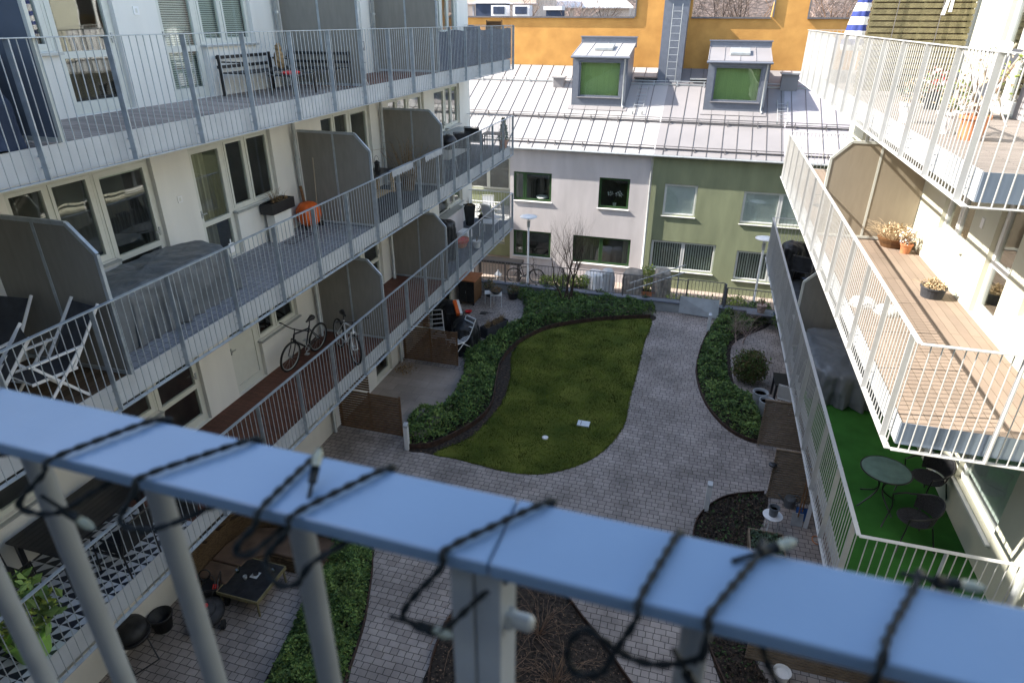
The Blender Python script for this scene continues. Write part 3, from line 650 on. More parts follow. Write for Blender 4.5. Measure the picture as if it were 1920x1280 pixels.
t = thing('roof_walkway', 'short slatted metal walkway on the roof right of the shaft, left of the second dormer', 'walkway', (-.7, 33.6, roofz(33.6))); b = MB(); b.box(-1.0, 33.5, roofz(33.7) + .12, -.1, 33.95, roofz(33.7) + .17); b.build('grating', 'zinc', t)
# ------------------------------------------------------------------ low wall, railing, gate plate
LW = thing('boundary_wall', 'low concrete wall with dark metal coping between courtyard and back path', 'wall', (-2, 23.7, 0))
b = MB(); b.box(-9.5, 23.605, -.9, 6, 23.795, .38); b.build('masonry', 'conc', LW)
b = MB(); b.box(-9.5, 23.55, .382, 6, 23.85, .43); b.build('coping', 'dorm', LW, bevel=.005)
RL = thing('path_railing', 'dark bar railing standing on the low wall along the back path', 'railing', (-2, 23.8, .43))
xg0 = gy(1358, 560, 23.75).x
def barrail(x0, x1, y, z0, z1, t, step=.13, posts=2.2):
    b = MB(); b.box(x0, y - .02, z1 - .02, x1, y + .02, z1); b.build('top_rail', 'seam', t); b = MB(); b.box(x0, y - .015, z0 + .06, x1, y + .015, z0 + .08); b.build('bottom_rail', 'seam', t)
    b = MB(); x = x0 + .03
    while x < x1: b.tube([(x, y, z0 + .07), (x, y, z1 - .01)], .008, 5); x += step
    b.build('railing_bars', 'seam', t); x = x0
    while x <= x1 + .01: k = MB(); k.box(x - .02, y - .025, z0, x + .02, y + .025, z1 - .021); k.build('post', 'seam', t); x += (x1 - x0) / max(1, round((x1 - x0) / posts))
barrail(-9.5, 0.1, 23.72, .432, 1.32, RL, posts=2.4); barrail(xg0 + .05, 5.9, 23.72, .432, 1.2, RL)
b = MB(); b.box(xg0 - .03, 23.6, .432, xg0 + .02, 23.66, 1.36); b.build('gate_post', 'dorm', RL)
barrail(.1, xg0 - .03, 23.9, -.1, 1.3, RL, posts=3)
GT = thing('ramp_plate', 'tilted grey steel plate covering the steps at the end of the paved path', 'plate', (1, 23.4, 0))
pl = [gz(1272, 586, .03), gz(1346, 598, .03), gy(1349, 564, 23.53), gy(1276, 556, 23.53)]
b = MB(); b.poly([tuple(p) for p in pl], (0, .0, .03)); b.build('sheet', 'plate', GT, bevel=.004)
b = MB()
for q in ((.15, .3), (.15, .7), (.88, .8)): p = pl[0].lerp(pl[1], q[0]).lerp(pl[3].lerp(pl[2], q[0]), q[1]); b.lathe([(.02, 0), (.02, .012)], (p.x, p.y, p.z + .03), 8)
b.build('bolts', 'seam', GT)
ST = thing('handrail', 'sloping steel handrail of the steps down to the back path', 'handrail', (-1, 24.4, -.9)); b = MB()
a_, c_ = gy(1175, 546, 24.5), gy(1284, 511, 24.5)
b.tube([a_, c_], .025, 8); b.tube([a_ + Vector((0, .9, 0)), c_ + Vector((0, .9, 0))], .025, 8)
for q in (.1, .9): p = a_.lerp(c_, q); b.tube([p, (p.x, p.y, -.9)], .02, 6); b.tube([(p.x, p.y + .9, p.z), (p.x, p.y + .9, -.9)], .02, 6)
b.build('rails', 'zinc', ST)
def lamp(loc, h, lab):
    t = thing('courtyard_lamp', lab, 'lamp', loc, 'round topped courtyard lamps'); x, y, z = loc
    b = MB(); b.lathe([(.06, 0), (.06, .9), (.042, .95), (.042, h - .35), (.03, h - .33), (.03, h - .1)], loc, 12); b.build('pole', 'white', t, smooth=True)
    b = MB(); b.lathe([(.07, h - .45), (.075, h - .2), (.05, h - .18)], loc, 12)
    for a in range(3): b.tube([(x + .06 * math.cos(a * 2.1), y + .06 * math.sin(a * 2.1), z + h - .25), (x + .1 * math.cos(a * 2.1), y + .1 * math.sin(a * 2.1), z + h + .02)], .008, 5)
    b.build('light_head', 'zinc', t); b = MB(); b.lathe([(.0, h + .07), (.2, h + .055), (.37, h + .01), (.37, h - .01), (.0, h - .0)], loc, 28); b.build('reflector_disc', 'white', t, smooth=True)
l0 = Vector((gy(989, 540, 25.7).x, 25.7, -.9)); lamp(tuple(l0), gy(988, 406, 25.7).z + .9, 'white courtyard lamp with round disc top in front of the white house')
l1 = Vector((gy(1412, 570, 25.7).x, 25.7, -.9)); lamp(tuple(l1), gy(1433, 447, 25.7).z + .9, 'white courtyard lamp with round disc top in front of the green house')
# ------------------------------------------------------------------ lawn, beds, patios
def G(pts, k=5): return [(p.x, p.y) for p in smoothpts([gz(u, v, 0) for u, v in pts], k, True)]
lawn = G([(1219, 598), (1207, 645), (1193, 703), (1180, 750), (1173, 788), (1160, 813), (1138, 839), (1105, 863), (1060, 880), (1010, 889), (955, 885), (900, 872), (850, 859), (815, 850), (880, 822), (915, 790), (945, 750), (958, 705), (960, 668), (975, 645), (1005, 625), (1045, 609), (1095, 600), (1155, 597)])
bed1 = G([(1219, 590), (1219, 603), (1150, 604), (1095, 607), (1045, 617), (1005, 634), (978, 655), (966, 680), (966, 710), (950, 760), (925, 800), (885, 832), (835, 853), (790, 848), (764, 842), (766, 800), (810, 770), (860, 725), (880, 660), (935, 622), (985, 596), (1100, 585)])
b = MB(); b.prism(bed1, .001, .006); struct(b.build('soil_bed', 'soil'))
b = MB(); b.prism(lawn, .001, .014); struct(b.build('lawn', 'grass'))
random.seed(11)
b = MB(); x0 = min(p[0] for p in lawn); x1 = max(p[0] for p in lawn); y0 = min(p[1] for p in lawn); y1 = max(p[1] for p in lawn); n = 0
while n < 42000:
    x = random.uniform(x0, x1); y = random.uniform(y0, y1)
    if not inpoly(x, y, lawn): continue
    if mnoise.noise(Vector((x * .9, y * .9, 3))) < -.25 and random.random() < .6: n += 1; continue
    a = random.uniform(0, 6.28); h = random.uniform(.015, .045); w = random.uniform(.006, .014)
    b.tri((x - w * math.cos(a), y - w * math.sin(a), .013), (x + w * math.cos(a), y + w * math.sin(a), .013), (x + random.gauss(0, .02), y + random.gauss(0, .02), .013 + h)); n += 1
for i in range(len(lawn)):
    p_, q_ = lawn[i], lawn[(i + 1) % len(lawn)]
    for k in range(max(2, int(math.hypot(q_[0] - p_[0], q_[1] - p_[1]) * 130))):
        f = random.random(); x = p_[0] + (q_[0] - p_[0]) * f + random.gauss(0, .02); y = p_[1] + (q_[1] - p_[1]) * f + random.gauss(0, .02); a = random.uniform(0, 6.28); w = random.uniform(.006, .012)
        b.tri((x - w * math.cos(a), y - w * math.sin(a), .006), (x + w * math.cos(a), y + w * math.sin(a), .006), (x + random.gauss(0, .025), y + random.gauss(0, .025), random.uniform(.03, .07)))
tag(b.build('grass', 'blade1'), 'short mown grass blades of the lawn', 'grass', kind='stuff')
def edging(pts, name_label, h=.16, cat='edging'):
    P = smoothpts([gz(u, v, 0) for u, v in pts], 6); t = MB()
    for i in range(len(P) - 1):
        a, c = P[i], P[i + 1]; d = (c - a); d.z = 0; d.normalize(); n_ = Vector((-d.y, d.x, 0)) * .012
        t.quad(a - n_, c - n_, (c.x - n_.x, c.y - n_.y, h), (a.x - n_.x, a.y - n_.y, h)); t.quad(a + n_, c + n_, (c.x + n_.x, c.y + n_.y, h), (a.x + n_.x, a.y + n_.y, h))
        t.quad((a.x - n_.x, a.y - n_.y, h), (c.x - n_.x, c.y - n_.y, h), (c.x + n_.x, c.y + n_.y, h), (a.x + n_.x, a.y + n_.y, h))
    tag(t.build('bed_edging', 'corten'), name_label, cat)
edging([(768, 842), (810, 838), (860, 815), (900, 789), (922, 760), (930, 720), (937, 688), (955, 660), (985, 637), (1030, 617), (1090, 606), (1150, 600), (1219, 597)], 'rusty steel edging between the lawn and the long left hedge bed', .17)
edging([(1345, 600), (1325, 628), (1311, 662), (1305, 700), (1318, 748), (1345, 788), (1380, 816), (1422, 832)], 'rusty steel edging around the right hedge bed', .10)
edging([(1432, 925), (1365, 932), (1325, 954), (1303, 984), (1299, 1030), (1308, 1110), (1326, 1204), (1375, 1320)], 'rusty steel edging round the dry bed below the second slat screen', .09)
edging([(697, 1015), (699, 1060), (693, 1110), (683, 1170), (663, 1235), (640, 1300)], 'rusty steel edging of the hedge bed beside the foreground path', .08)
edging([(800, 1320), (812, 1230), (850, 1150), (910, 1095), (985, 1090), (1050, 1110), (1092, 1160), (1132, 1210), (1180, 1280), (1230, 1340)], 'rusty steel edging of the bed of bare twigs under the railing', .10)
bed2 = G([(1345, 598), (1325, 628), (1311, 662), (1305, 700), (1318, 748), (1345, 788), (1380, 816), (1422, 830), (1440, 790), (1425, 745), (1385, 730), (1372, 700), (1372, 650), (1400, 630), (1440, 612), (1450, 590), (1400, 578)])
bed3 = G([(1432, 925), (1365, 932), (1325, 954), (1303, 984), (1299, 1030), (1308, 1110), (1326, 1204), (1375, 1320), (1455, 1320), (1404, 1211), (1392, 1120), (1398, 1050), (1436, 965)])
bed4 = G([(640, 1000), (697, 1015), (699, 1060), (693, 1110), (683, 1170), (663, 1235), (640, 1300), (560, 1330), (480, 1330), (520, 1230), (562, 1150), (592, 1080), (612, 1020)])
bed5 = G([(800, 1320), (812, 1230), (850, 1150), (910, 1095), (985, 1090), (1050, 1110), (1092, 1160), (1132, 1210), (1180, 1280), (1230, 1340), (1000, 1350)])
for P in (bed2, bed3, bed4, bed5): b = MB(); b.prism(P, .001, .008); struct(b.build('soil_bed', 'soil'))
b = MB(); b.prism([(-8.69, 13.1), (-6.2, 13.15), (-6.1, 14.2), (-6.0, 16.9), (-8.69, 17.0)], .001, .007); struct(b.build('patio', 'slabs'))
def cover_leaves(poly, n, h, size, label, name='ground_cover_hedge', mats=('leaf1', 'leaf2', 'leaf3'), wts=(5, 4, 2), edge=.22, lumps=.5):
    b = MB(); x0 = min(p[0] for p in poly); x1 = max(p[0] for p in poly); y0 = min(p[1] for p in poly); y1 = max(p[1] for p in poly)
    cnt = 0
    while cnt < n:
        x = random.uniform(x0, x1); y = random.uniform(y0, y1)
        if not inpoly(x, y, poly): continue
        e = min(1, edist(x, y, poly) / edge); l = .75 + lumps * mnoise.noise(Vector((x * 2.2, y * 2.2, 0))) + .5 * lumps * mnoise.noise(Vector((x * 6, y * 6, 2)))
        hh = h * l * math.sqrt(e); z = hh * (1 - abs(random.gauss(0, .16))); 
        q = random.choices(range(len(mats)), wts)[0]
        if mnoise.noise(Vector((x * 1.1, y * 1.1, 9))) > .25 and random.random() < .5: q = len(mats) - 1
        b.leaf((x, y, max(z, .02)), size, q, flat=.35); cnt += 1
    o = b.build(name, list(mats)); return tag(o, label, 'hedge', kind='stuff')
hedge1 = G([(1219, 574), (1219, 592), (1150, 597), (1090, 602), (1030, 612), (985, 631), (952, 656), (935, 686), (927, 720), (918, 755), (895, 783), (855, 808), (808, 828), (768, 834), (764, 800), (780, 775), (825, 768), (862, 727), (872, 690), (876, 664), (910, 650), (945, 622), (978, 604), (982, 570), (960, 548), (1040, 550), (1130, 560)])
random.seed(5)
cover_leaves(hedge1, 30000, .50, .085, 'leafy evergreen ground cover filling the long bed left of the lawn')
hedge2 = G([(1348, 598), (1330, 626), (1314, 662), (1308, 700), (1321, 746), (1347, 784), (1382, 812), (1418, 826), (1424, 790), (1405, 745), (1375, 732), (1362, 700), (1362, 650), (1385, 630), (1440, 606), (1446, 590), (1400, 580)])
cover_leaves(hedge2, 12500, .5, .085, 'leafy evergreen ground cover in the curved bed right of the paved path')
hedge4 = G([(650, 1000), (694, 1020), (695, 1060), (689, 1110), (678, 1170), (658, 1235), (636, 1300), (560, 1330), (490, 1330), (530, 1230), (566, 1150), (596, 1080), (616, 1020)])
cover_leaves(hedge4, 17000, .55, .07, 'glossy green hedge beside the foreground path, seen between the balusters', wts=(5, 4, 3))
cover_leaves(bed3, 3500, .12, .07, 'low dry brown ground cover in the bed below the second slat screen', name='dry_ground_cover', mats=('mulch', 'leaf2', 'soil'), wts=(4, 2, 4))
b = MB()
for (P, n) in ((bed1, 1500), (bed5, 2500), (bed3, 900)):
    x0 = min(p[0] for p in P); x1 = max(p[0] for p in P); y0 = min(p[1] for p in P); y1 = max(p[1] for p in P); k = 0
    while k < n:
        x = random.uniform(x0, x1); y = random.uniform(y0, y1)
        if inpoly(x, y, P): b.leaf((x, y, .012), random.uniform(.02, .05), random.choice((0, 1)), flat=.8); k += 1
tag(b.build('bark_mulch', ['mulch', 'twig']), 'scattered bark chips and dead leaves on the bare soil', 'mulch', kind='stuff')
# ------------------------------------------------------------------ background behind the fire wall
random.seed(21)
b = MB(); nx, ny = 60, 24
for i in range(nx + 1):
    for j in range(ny + 1):
        x = -160 + 400 * i / nx; y = 60 + 190 * j / ny; z = 2 + 26 * min(1, max(0, (y - 70) / 110)) ** .8 + 1.5 * mnoise.noise(Vector((x * .06, y * .06, 0)))
        b.v.append((x, y, z))
for i in range(nx):
    for j in range(ny):
        a = i * (ny + 1) + j; b.f.append((a, a + ny + 1, a + ny + 2, a + 1)); b.m.append(0)
struct(b.build('hill', 'hill', smooth=True))
def bare_tree(name, label, loc, h, mt='bark', seed=0, r0=.12, depth=5, spread=.55, stems=1, cat='tree', group=None, up=.25, first=.3, kids=(2, 4)):
    random.seed(seed); t = thing(name, label, cat, loc, group); trunk = MB(); crown = MB(); loc = Vector(loc)
    def grow(p, d, L, r_, lev, mb):
        pts = [p]; q = p.copy(); dd = d.copy(); K = 4 if lev < 3 else 3
        for i in range(K):
            dd = (dd + Vector((random.gauss(0, .13), random.gauss(0, .13), random.gauss(0, .08) + .03 * up * 4))).normalized(); q = q + dd * (L / K); pts.append(q.copy())
        rr = [r_ * (1 - .5 * i / K) for i in range(K + 1)]; mb.tube(pts, rr, 7 if lev == 0 else (5 if lev < 2 else 3))
        if lev >= depth: return
        for c in range(random.randint(*kids)):
            i = random.randint(max(1, int(K * first)), K) if lev else random.randint(max(1, K // 2), K)
            ax = Vector((random.gauss(0, 1), random.gauss(0, 1), random.gauss(0, .35))).normalized()
            nd = (dd * (1 - spread) + ax * spread + Vector((0, 0, up * .5))).normalized()
            grow(pts[i], nd, L * random.uniform(.55, .8), rr[i] * .62, lev + 1, crown)
        grow(q, (dd + Vector((random.gauss(0, .15), random.gauss(0, .15), 0))).normalized(), L * .7, rr[-1] * .9, lev + 1, crown)
    for s_ in range(stems):
        a = s_ * 2.4 + random.random(); off = Vector((math.cos(a), math.sin(a), 0)) * (.12 if stems > 1 else 0)
        grow(loc + off, (Vector((0, 0, 1)) + off * (1.6 if stems > 1 else 0) + Vector((random.gauss(0, .05), random.gauss(0, .05), 0))).normalized(), h * (.30 if depth > 3 else .4), r0, 0, trunk)
    trunk.build('trunk', mt, t, smooth=True); crown.build('crown', mt, t); return t
tl = []
for i, (u, Y, dz) in enumerate([(1075, 62, 0), (1040, 70, 0), (1118, 66, 0), (1160, 75, 0), (1320, 58, 1), (1355, 64, 0), (1400, 58, 0), (1435, 68, 0), (1540, 60, 0), (1575, 66, 0), (1608, 60, 0), (1290, 66, 1), (1655, 70, 0)]):
    p = gy(u, 36, Y)
    labs = ['far bare tree rising over the fire wall in front of the pale roof', 'slender far bare tree left of the pale roof ridge', 'far bare tree between the pale roof and the first pier', 'far bare tree behind the left pier of the orange wall',
            'far bare tree with a pale trunk just right of the grey shaft', 'far bare tree above the middle of the orange wall', 'far bare tree with arching dark limbs above the wall', 'far bare tree just left of the rounded pier',
            'far bare tree just right of the rounded pier', 'far bare tree left of the striped parasol', 'far bare tree seen beside the striped parasol', 'far bare tree right behind the grey shaft', 'far bare tree behind the wooden lattice']
    bare_tree('bare_tree', labs[i], (p.x, Y, 1.5), 16, 'barkl' if i % 4 == 0 else ('twig' if i % 3 == 1 else 'bark'), 40 + i, .36, 5, .5, 1, 'tree', 'bare trees beyond the fire wall', up=.2, kids=(2, 4))
FB = thing('palace', 'far pale stone building with pilasters and a small dormer, top left behind the fire wall', 'building', (gy(930, 20, 75).x, 75, 0))
pL = gy(850, 30, 75); pR = gy(1005, 30, 75); b = MB(); b.box(pL.x, 75, 0, pR.x, 85, 14.5); b.build('wall', 'farwall', FB)
b = MB(); b.box(pL.x - .2, 74.7, gy(940, 9, 75).z, pR.x + .2, 75, gy(940, 7, 75).z)
x = pL.x + .4
while x < pR.x: b.box(x, 74.85, 6, x + .16, 74.998, gy(940, 9, 75).z - .1); x += .95
b.build('pilasters', 'roof3', FB)
b = MB(); p = gy(922, 27, 66); b.box(p.x - 1.6, 66, 4, p.x + 1.2, 68, gy(922, 7, 66).z); 
t = thing('far_dormer', 'dark blue dormer with a white gable roof in front of the pale stone building', 'dormer', (p.x, 66, 4)); b.build('cheeks', 'navy', t)
b = MB(); z = gy(922, 7, 66).z; b.poly([(p.x - 1.9, 65.8, z), (p.x + 1.5, 65.8, z), (p.x - .2, 65.8, z + .9)], (0, 2.4, 0)); b.build('gable_roof', 'farroof', t)
for (u0, u1, lb) in ((925, 946, 'left'), (966, 988, 'right')):
    a = gy(u0, 13, 62); c = gy(u1, 27, 62); t = thing('attic_window', 'white framed attic window above the fire wall, ' + lb + ' of the pair', 'window', ((a.x + c.x) / 2, 62, 6), 'attic windows above the fire wall')
    b = MB(); b.box(a.x - .22, 62, 6, c.x + .22, 63, a.z + .12); b.build('frame', 'farroof', t); b = MB(); b.box(a.x, 61.95, c.z, c.x, 61.99, a.z); b.build('pane', 'navy', t)
HB = thing('far_house', 'far ochre house with a bright white roof behind the fire wall', 'house', (gy(1090, 20, 85).x, 85, 0))
a = gy(1006, 20, 85); c = gy(1180, 20, 85); b = MB(); b.box(a.x, 85, 0, c.x, 95, gy(1090, 16, 85).z); b.build('wall', 'farwall', HB)
b = MB(); zz = gy(1090, 16, 85).z; b.poly([(a.x - .5, 84.5, zz), (c.x + .5, 84.5, zz), (c.x - 6, 92, zz + 4.5), (a.x - .5, 92, zz + 4.5)], (0, 0, .15)); b.build('roof', 'farroof', HB)
t = thing('roof_box', 'small dark blue roof box in front of the ochre house', 'roof box', (gy(1039, 25, 60).x, 60, 5)); b = MB(); p = gy(1039, 22, 60); b.box(p.x - .7, 60, 5, p.x + .7, 61, p.z + .1); b.build('housing', 'navy', t); b = MB(); b.box(p.x - .9, 59.8, p.z + .1, p.x + .7, 61.2, p.z + .4); b.build('cover', 'farroof', t)
# ------------------------------------------------------------------ foreground railing with string lights
zr = H - .3
FRL = thing('balcony_railing', 'painted balcony handrail tinted with reflected sky, round balusters, out of focus in the foreground', 'railing', (0, .31, 8.7))
dx, dy = Vector((1, -.028, 0)).normalized(), Vector((.028, 1, 0)).normalized()
def fp(a, d, z): p = Vector((0, .3395, 0)) + dx * a + dy * d; return Vector((p.x, p.y, z))
def fbox(mb, a0, d0, z0, a1, d1, z1):
    T = Matrix(((dx.x, dy.x, 0, 0), (dx.y, dy.y, 0, .3395), (0, 0, 1, 0), (0, 0, 0, 1))); mb.box(a0, d0, z0, a1, d1, z1, 0, T)
b = MB(); fbox(b, -2.4, -.064, zr - .012, -.0935, 0, zr); b.build('handrail', 'fore', FRL, bevel=.002)
b = MB(); fbox(b, -.0925, -.064, zr - .012, 2.2, 0, zr); b.build('handrail', 'fore', FRL, bevel=.002)
for a in [-.648 - .1315 * k for k in range(0, 8)] + [-.515, -.384, -.251] + [.036 + .1315 * k for k in range(0, 9)]:
    b = MB(); b.tube([fp(a, -.036, 8.68), fp(a, -.036, zr - .0125)], .0095, 14); b.build('baluster', 'forebar', FRL, smooth=True)
b = MB(); fbox(b, -.1245, -.052, 8.68, -.1085, -.012, zr - .0125); b.build('post', 'forebar', FRL, bevel=.001)
b = MB(); fbox(b, -.1075, -.050, 8.68, -.0895, -.014, zr - .0125); b.build('post', 'forebar', FRL, bevel=.001)
b = MB(); bz = zr - .078
b.tube([fp(-.0893, -.035, bz), fp(-.085, -.035, bz)], .0085, 6); b.tube([fp(-.085, -.035, bz), fp(-.073, -.035, bz)], .0062, 14); b.tube([fp(-.073, -.035, bz), fp(-.070, -.035, bz)], [.0062, .004], 14); b.build('bolt', 'zinc', FRL, smooth=False)
b = MB(); fbox(b, -2.4, -.06, 8.66, 2.2, -.01, 8.678); b.build('bottom_rail', 'fore', FRL)
# cable winding around the rail
SL_ = thing('string_lights', 'dark twisted cable of string lights wound around the foreground handrail', 'string lights', (0, .31, zr))
r_ = .0034
def T(u, v): p = gz(u, v, zr + r_); return p
P = []
def far(u, v): p = gz(u, v, zr); P.append((p.x, p.y + .004, zr + .002)); 
def near(u, v): p = gz(u, v, zr); P.append((p.x, p.y - .003, zr + .001))
def cross(f, n_, mid=None):
    a = T(*f); c = T(*n_); P.append((a.x, a.y + .006, zr - .004)); P.append((a.x, a.y, zr + r_)); 
    P.append(tuple(a.lerp(c, .5) + Vector((0, 0, .001)))); P.append((c.x, c.y, zr + r_)); P.append((c.x, c.y - .007, zr - .004))
def under(a, dz=-.02): P.append(a)
X = lambda u, v: gz(u, v, zr).x
YF, YN = .343, .275
def below(x, y, dz): P.append((x, y, zr + dz))
P.append((X(-60, 700), .35, zr + .004))
cross((-20, 728), (-120, 800)); below(X(-60, 800), .30, -.03)
cross((285, 788), (92, 862)); below(-.462, .262, -.030); below(-.44, .272, -.040); below(-.41, .30, -.025); below(-.36, .335, -.02)
cross((470, 824), (262, 895)); below(-.365, .262, -.022); below(-.34, .268, -.026); below(-.31, .30, -.022); below(-.28, .335, -.018)
cross((590, 856), (487, 955)); below(-.268, .262, -.02); below(-.262, .268, -.028); below(-.25, .31, -.025); below(-.24, .33, -.02)
cross((722, 878), (548, 965)); below(-.245, .262, -.022); below(-.236, .256, -.036); below(-.222, .260, -.036); below(-.212, .270, -.022); below(-.18, .31, -.02); below(-.12, .335, -.018)
cross((1025, 940), (835, 1030)); below(-.140, .264, -.028); below(-.148, .264, -.045); below(-.146, .268, -.056); below(-.125, .27, -.060); below(-.09, .30, -.035); below(-.02, .335, -.02)
cross((1270, 1000), (1198, 1125)); below(-.012, .262, -.030); below(-.018, .262, -.050); below(-.034, .262, -.056); below(-.040, .265, -.040); below(-.030, .268, -.024); below(-.010, .268, -.036); below(.01, .27, -.042); below(.03, .268, -.03); below(.036, .262, -.014)
a = T(1330, 1150); P.append((a.x, a.y - .004, zr + .000)); a = T(1333, 1146); P.append(tuple(a)); a = T(1425, 1036); P.append(tuple(a)); P.append((a.x + .002, .347, zr - .006))
below(.07, .30, -.03); below(.085, .268, -.040); below(.105, .262, -.036); below(.120, .264, -.012)
a = T(1655, 1232); P.append((a.x, a.y, zr + r_)); a = T(1665, 1190); P.append(tuple(a)); a = T(1715, 1098); P.append(tuple(a)); P.append((a.x + .006, .343, zr + .002)); P.append((a.x + .02, .35, zr - .01)); below(.25, .31, -.03); below(.3, .26, -.02); P.append((.32, .265, zr + r_)); P.append((.38, .33, zr + r_)); P.append((.42, .36, zr - .03))
Pc = smoothpts(P, 7)
for q in range(2):
    pts = []; s_ = 0
    for i, p in enumerate(Pc):
        if i: s_ += (p - Pc[i - 1]).length
        d = (Pc[min(i + 1, len(Pc) - 1)] - Pc[max(0, i - 1)]).normalized(); x = d.cross(Vector((0, .2, 1))).normalized(); y = x.cross(d); a = s_ * 260 + q * PI
        pts.append(p + (x * math.cos(a) + y * math.sin(a)) * .0013)
    b = MB(); b.tube(pts, .0015, 7); b.build('cable', 'cable', SL_, smooth=True)
def bulb(a, c):
    a = Vector(a); c = Vector(c); d = (c - a).normalized(); b = MB(); b.tube([a, a + d * .012], .0034, 10); h = b.build('bulb_holder', 'cable', SL_, smooth=True)
    b = MB(); b.tube([a + d * .012, a + d * .016, a + d * .022, a + d * .026], [.0028, .0036, .0034, .001], 10); b.build('bulb', 'bulb', h, smooth=True)
    b = MB(); b.tube([a - d * .02, a], .0016, 6); b.build('cable', 'cable', SL_)
bulb((-.142, .27, zr - .060), (-.118, .27, zr - .062))
bulb((.030, .268, zr - .04), (.040, .268, zr - .058))
a = T(1760, 1098); c = T(1850, 1112); bulb((a.x, a.y + .004, zr + .004), (c.x, c.y + .004, zr + .003))
bulb((-.435, .274, zr - .038), (-.42, .276, zr - .050)); a = gz(585, 905, zr + .006); c = gz(598, 845, zr + .02); bulb(tuple(a), tuple(c))
a = gz(1440, 1050, zr + .004); bulb((a.x - .004, a.y + .006, zr + .004), (a.x + .012, a.y + .016, zr + .006))
# ------------------------------------------------------------------ builders of loose things (local: origin at base centre, facing -Y)
def drape(mb, a, c, h, flare=.06, folds=9, amp=.03, seed=0, n=56, ex=.5, dome=.04, sag=0):
    rnd = random.Random(seed); ph = [rnd.uniform(0, 6.28) for _ in range(4)]; n = max(n, 96)
    raw = []
    for k in range(720):
        t = 2 * PI * k / 720; ct, st = math.cos(t), math.sin(t); raw.append((math.copysign(abs(ct) ** ex, ct) * a, math.copysign(abs(st) ** ex, st) * c))
    cum = [0]
    for k in range(720): p, q = raw[k], raw[(k + 1) % 720]; cum.append(cum[-1] + math.hypot(q[0] - p[0], q[1] - p[1]))
    L = cum[-1]; pts = []; j = 0
    for k in range(n):
        s_ = L * k / n
        while cum[j + 1] < s_: j += 1
        f = (s_ - cum[j]) / max(1e-9, cum[j + 1] - cum[j]); p, q = raw[j], raw[(j + 1) % 720]; pts.append((p[0] + (q[0] - p[0]) * f, p[1] + (q[1] - p[1]) * f))
    K = max(5, round(L / .30)); base = len(mb.v)
    rings = [(.02, h + dome), (.2, h + dome * .9 - sag), (.38, h + dome * .8 - sag), (.55, h + dome * .65 - sag), (.7, h + dome * .5 - sag), (.82, h + dome * .2), (.92, h), (.99, h - .03), (1.0, h - .10), (1.0, h * .78), (1.0, h * .64), (1.0, h * .5), (1.0, h * .35), (1.0, h * .2), (1.0, h * .08), (1.0, .01)]
    for i, (s_, z) in enumerate(rings):
        pr = max(0, (h - z) / h)
        for k in range(n):
            x, y = pts[k]; t = 2 * PI * k / n
            f = math.sin(K * t + ph[0] + 1.3 * math.sin(2 * t + pr)) * .7 + .5 * math.sin((K * 2 - 3) * t + ph[1] + 2 * pr)
            nz = mnoise.noise(Vector((x * s_ * 2.4 + seed, y * s_ * 2.4, z * 2.0))); L_ = math.hypot(x, y) + 1e-6
            q = s_ * (1 + flare * pr) + ((.02 + amp * 1.5) * f * pr ** .6 + .05 * nz * min(1, s_ * 1.2)) / L_ * (1 if i > 3 else .3)
            wr = .03 * mnoise.noise(Vector((x * s_ * 3 + seed, y * s_ * 3, 1))) + .012 * mnoise.noise(Vector((x * s_ * 9 + seed, y * s_ * 9, 1)))
            zz = z + (wr if i < 8 else 0) + (.035 * math.sin(K * t * .5 + ph[2]) if z < .05 else 0)
            mb.v.append((x * q, y * q, max(.004, zz)))
    for i in range(len(rings) - 1):
        for k in range(n): l = (k + 1) % n; mb.f.append((base + i * n + k, base + (i + 1) * n + k, base + (i + 1) * n + l, base + i * n + l)); mb.m.append(0)
    mb.f.append(tuple(base + k for k in range(n))); mb.m.append(0); return mb
def covered(name, label, cat, loc, rz, a, c, h, mt, group=None, **k):
    t = thing(name, label, cat, (0, 0, 0), group); b = MB(); drape(b, a, c, h, **k); o = b.build('cover', mt, t, smooth=True)
    sb = o.modifiers.new('smooth', 'SUBSURF'); sb.levels = sb.render_levels = 2
    for nm, sc_, st_ in (('big', .32, .085), ('fine', .10, .022)):
        tx = bpy.data.textures.get('cloth_' + nm) or bpy.data.textures.new('cloth_' + nm, 'CLOUDS'); tx.noise_scale = sc_; tx.noise_depth = 1
        dm = o.modifiers.new('folds_' + nm, 'DISPLACE'); dm.texture = tx; dm.texture_coords = 'LOCAL'; dm.strength = st_ * min(1, h); dm.mid_level = .5
    return place(t, loc, rz)
def leafball(mb, c, rx, ry, rz_, n, size, mats=3, hollow=.5):
    for _ in range(n):
        d = Vector((random.gauss(0, 1), random.gauss(0, 1), random.gauss(0, 1))).normalized(); k = hollow + (1 - hollow) * random.random() ** .6
        l = 1 + .25 * mnoise.noise(d * 2.3 + Vector(c)); mb.leaf((c[0] + d.x * rx * k * l, c[1] + d.y * ry * k * l, c[2] + d.z * rz_ * k * l), size, random.randrange(mats))
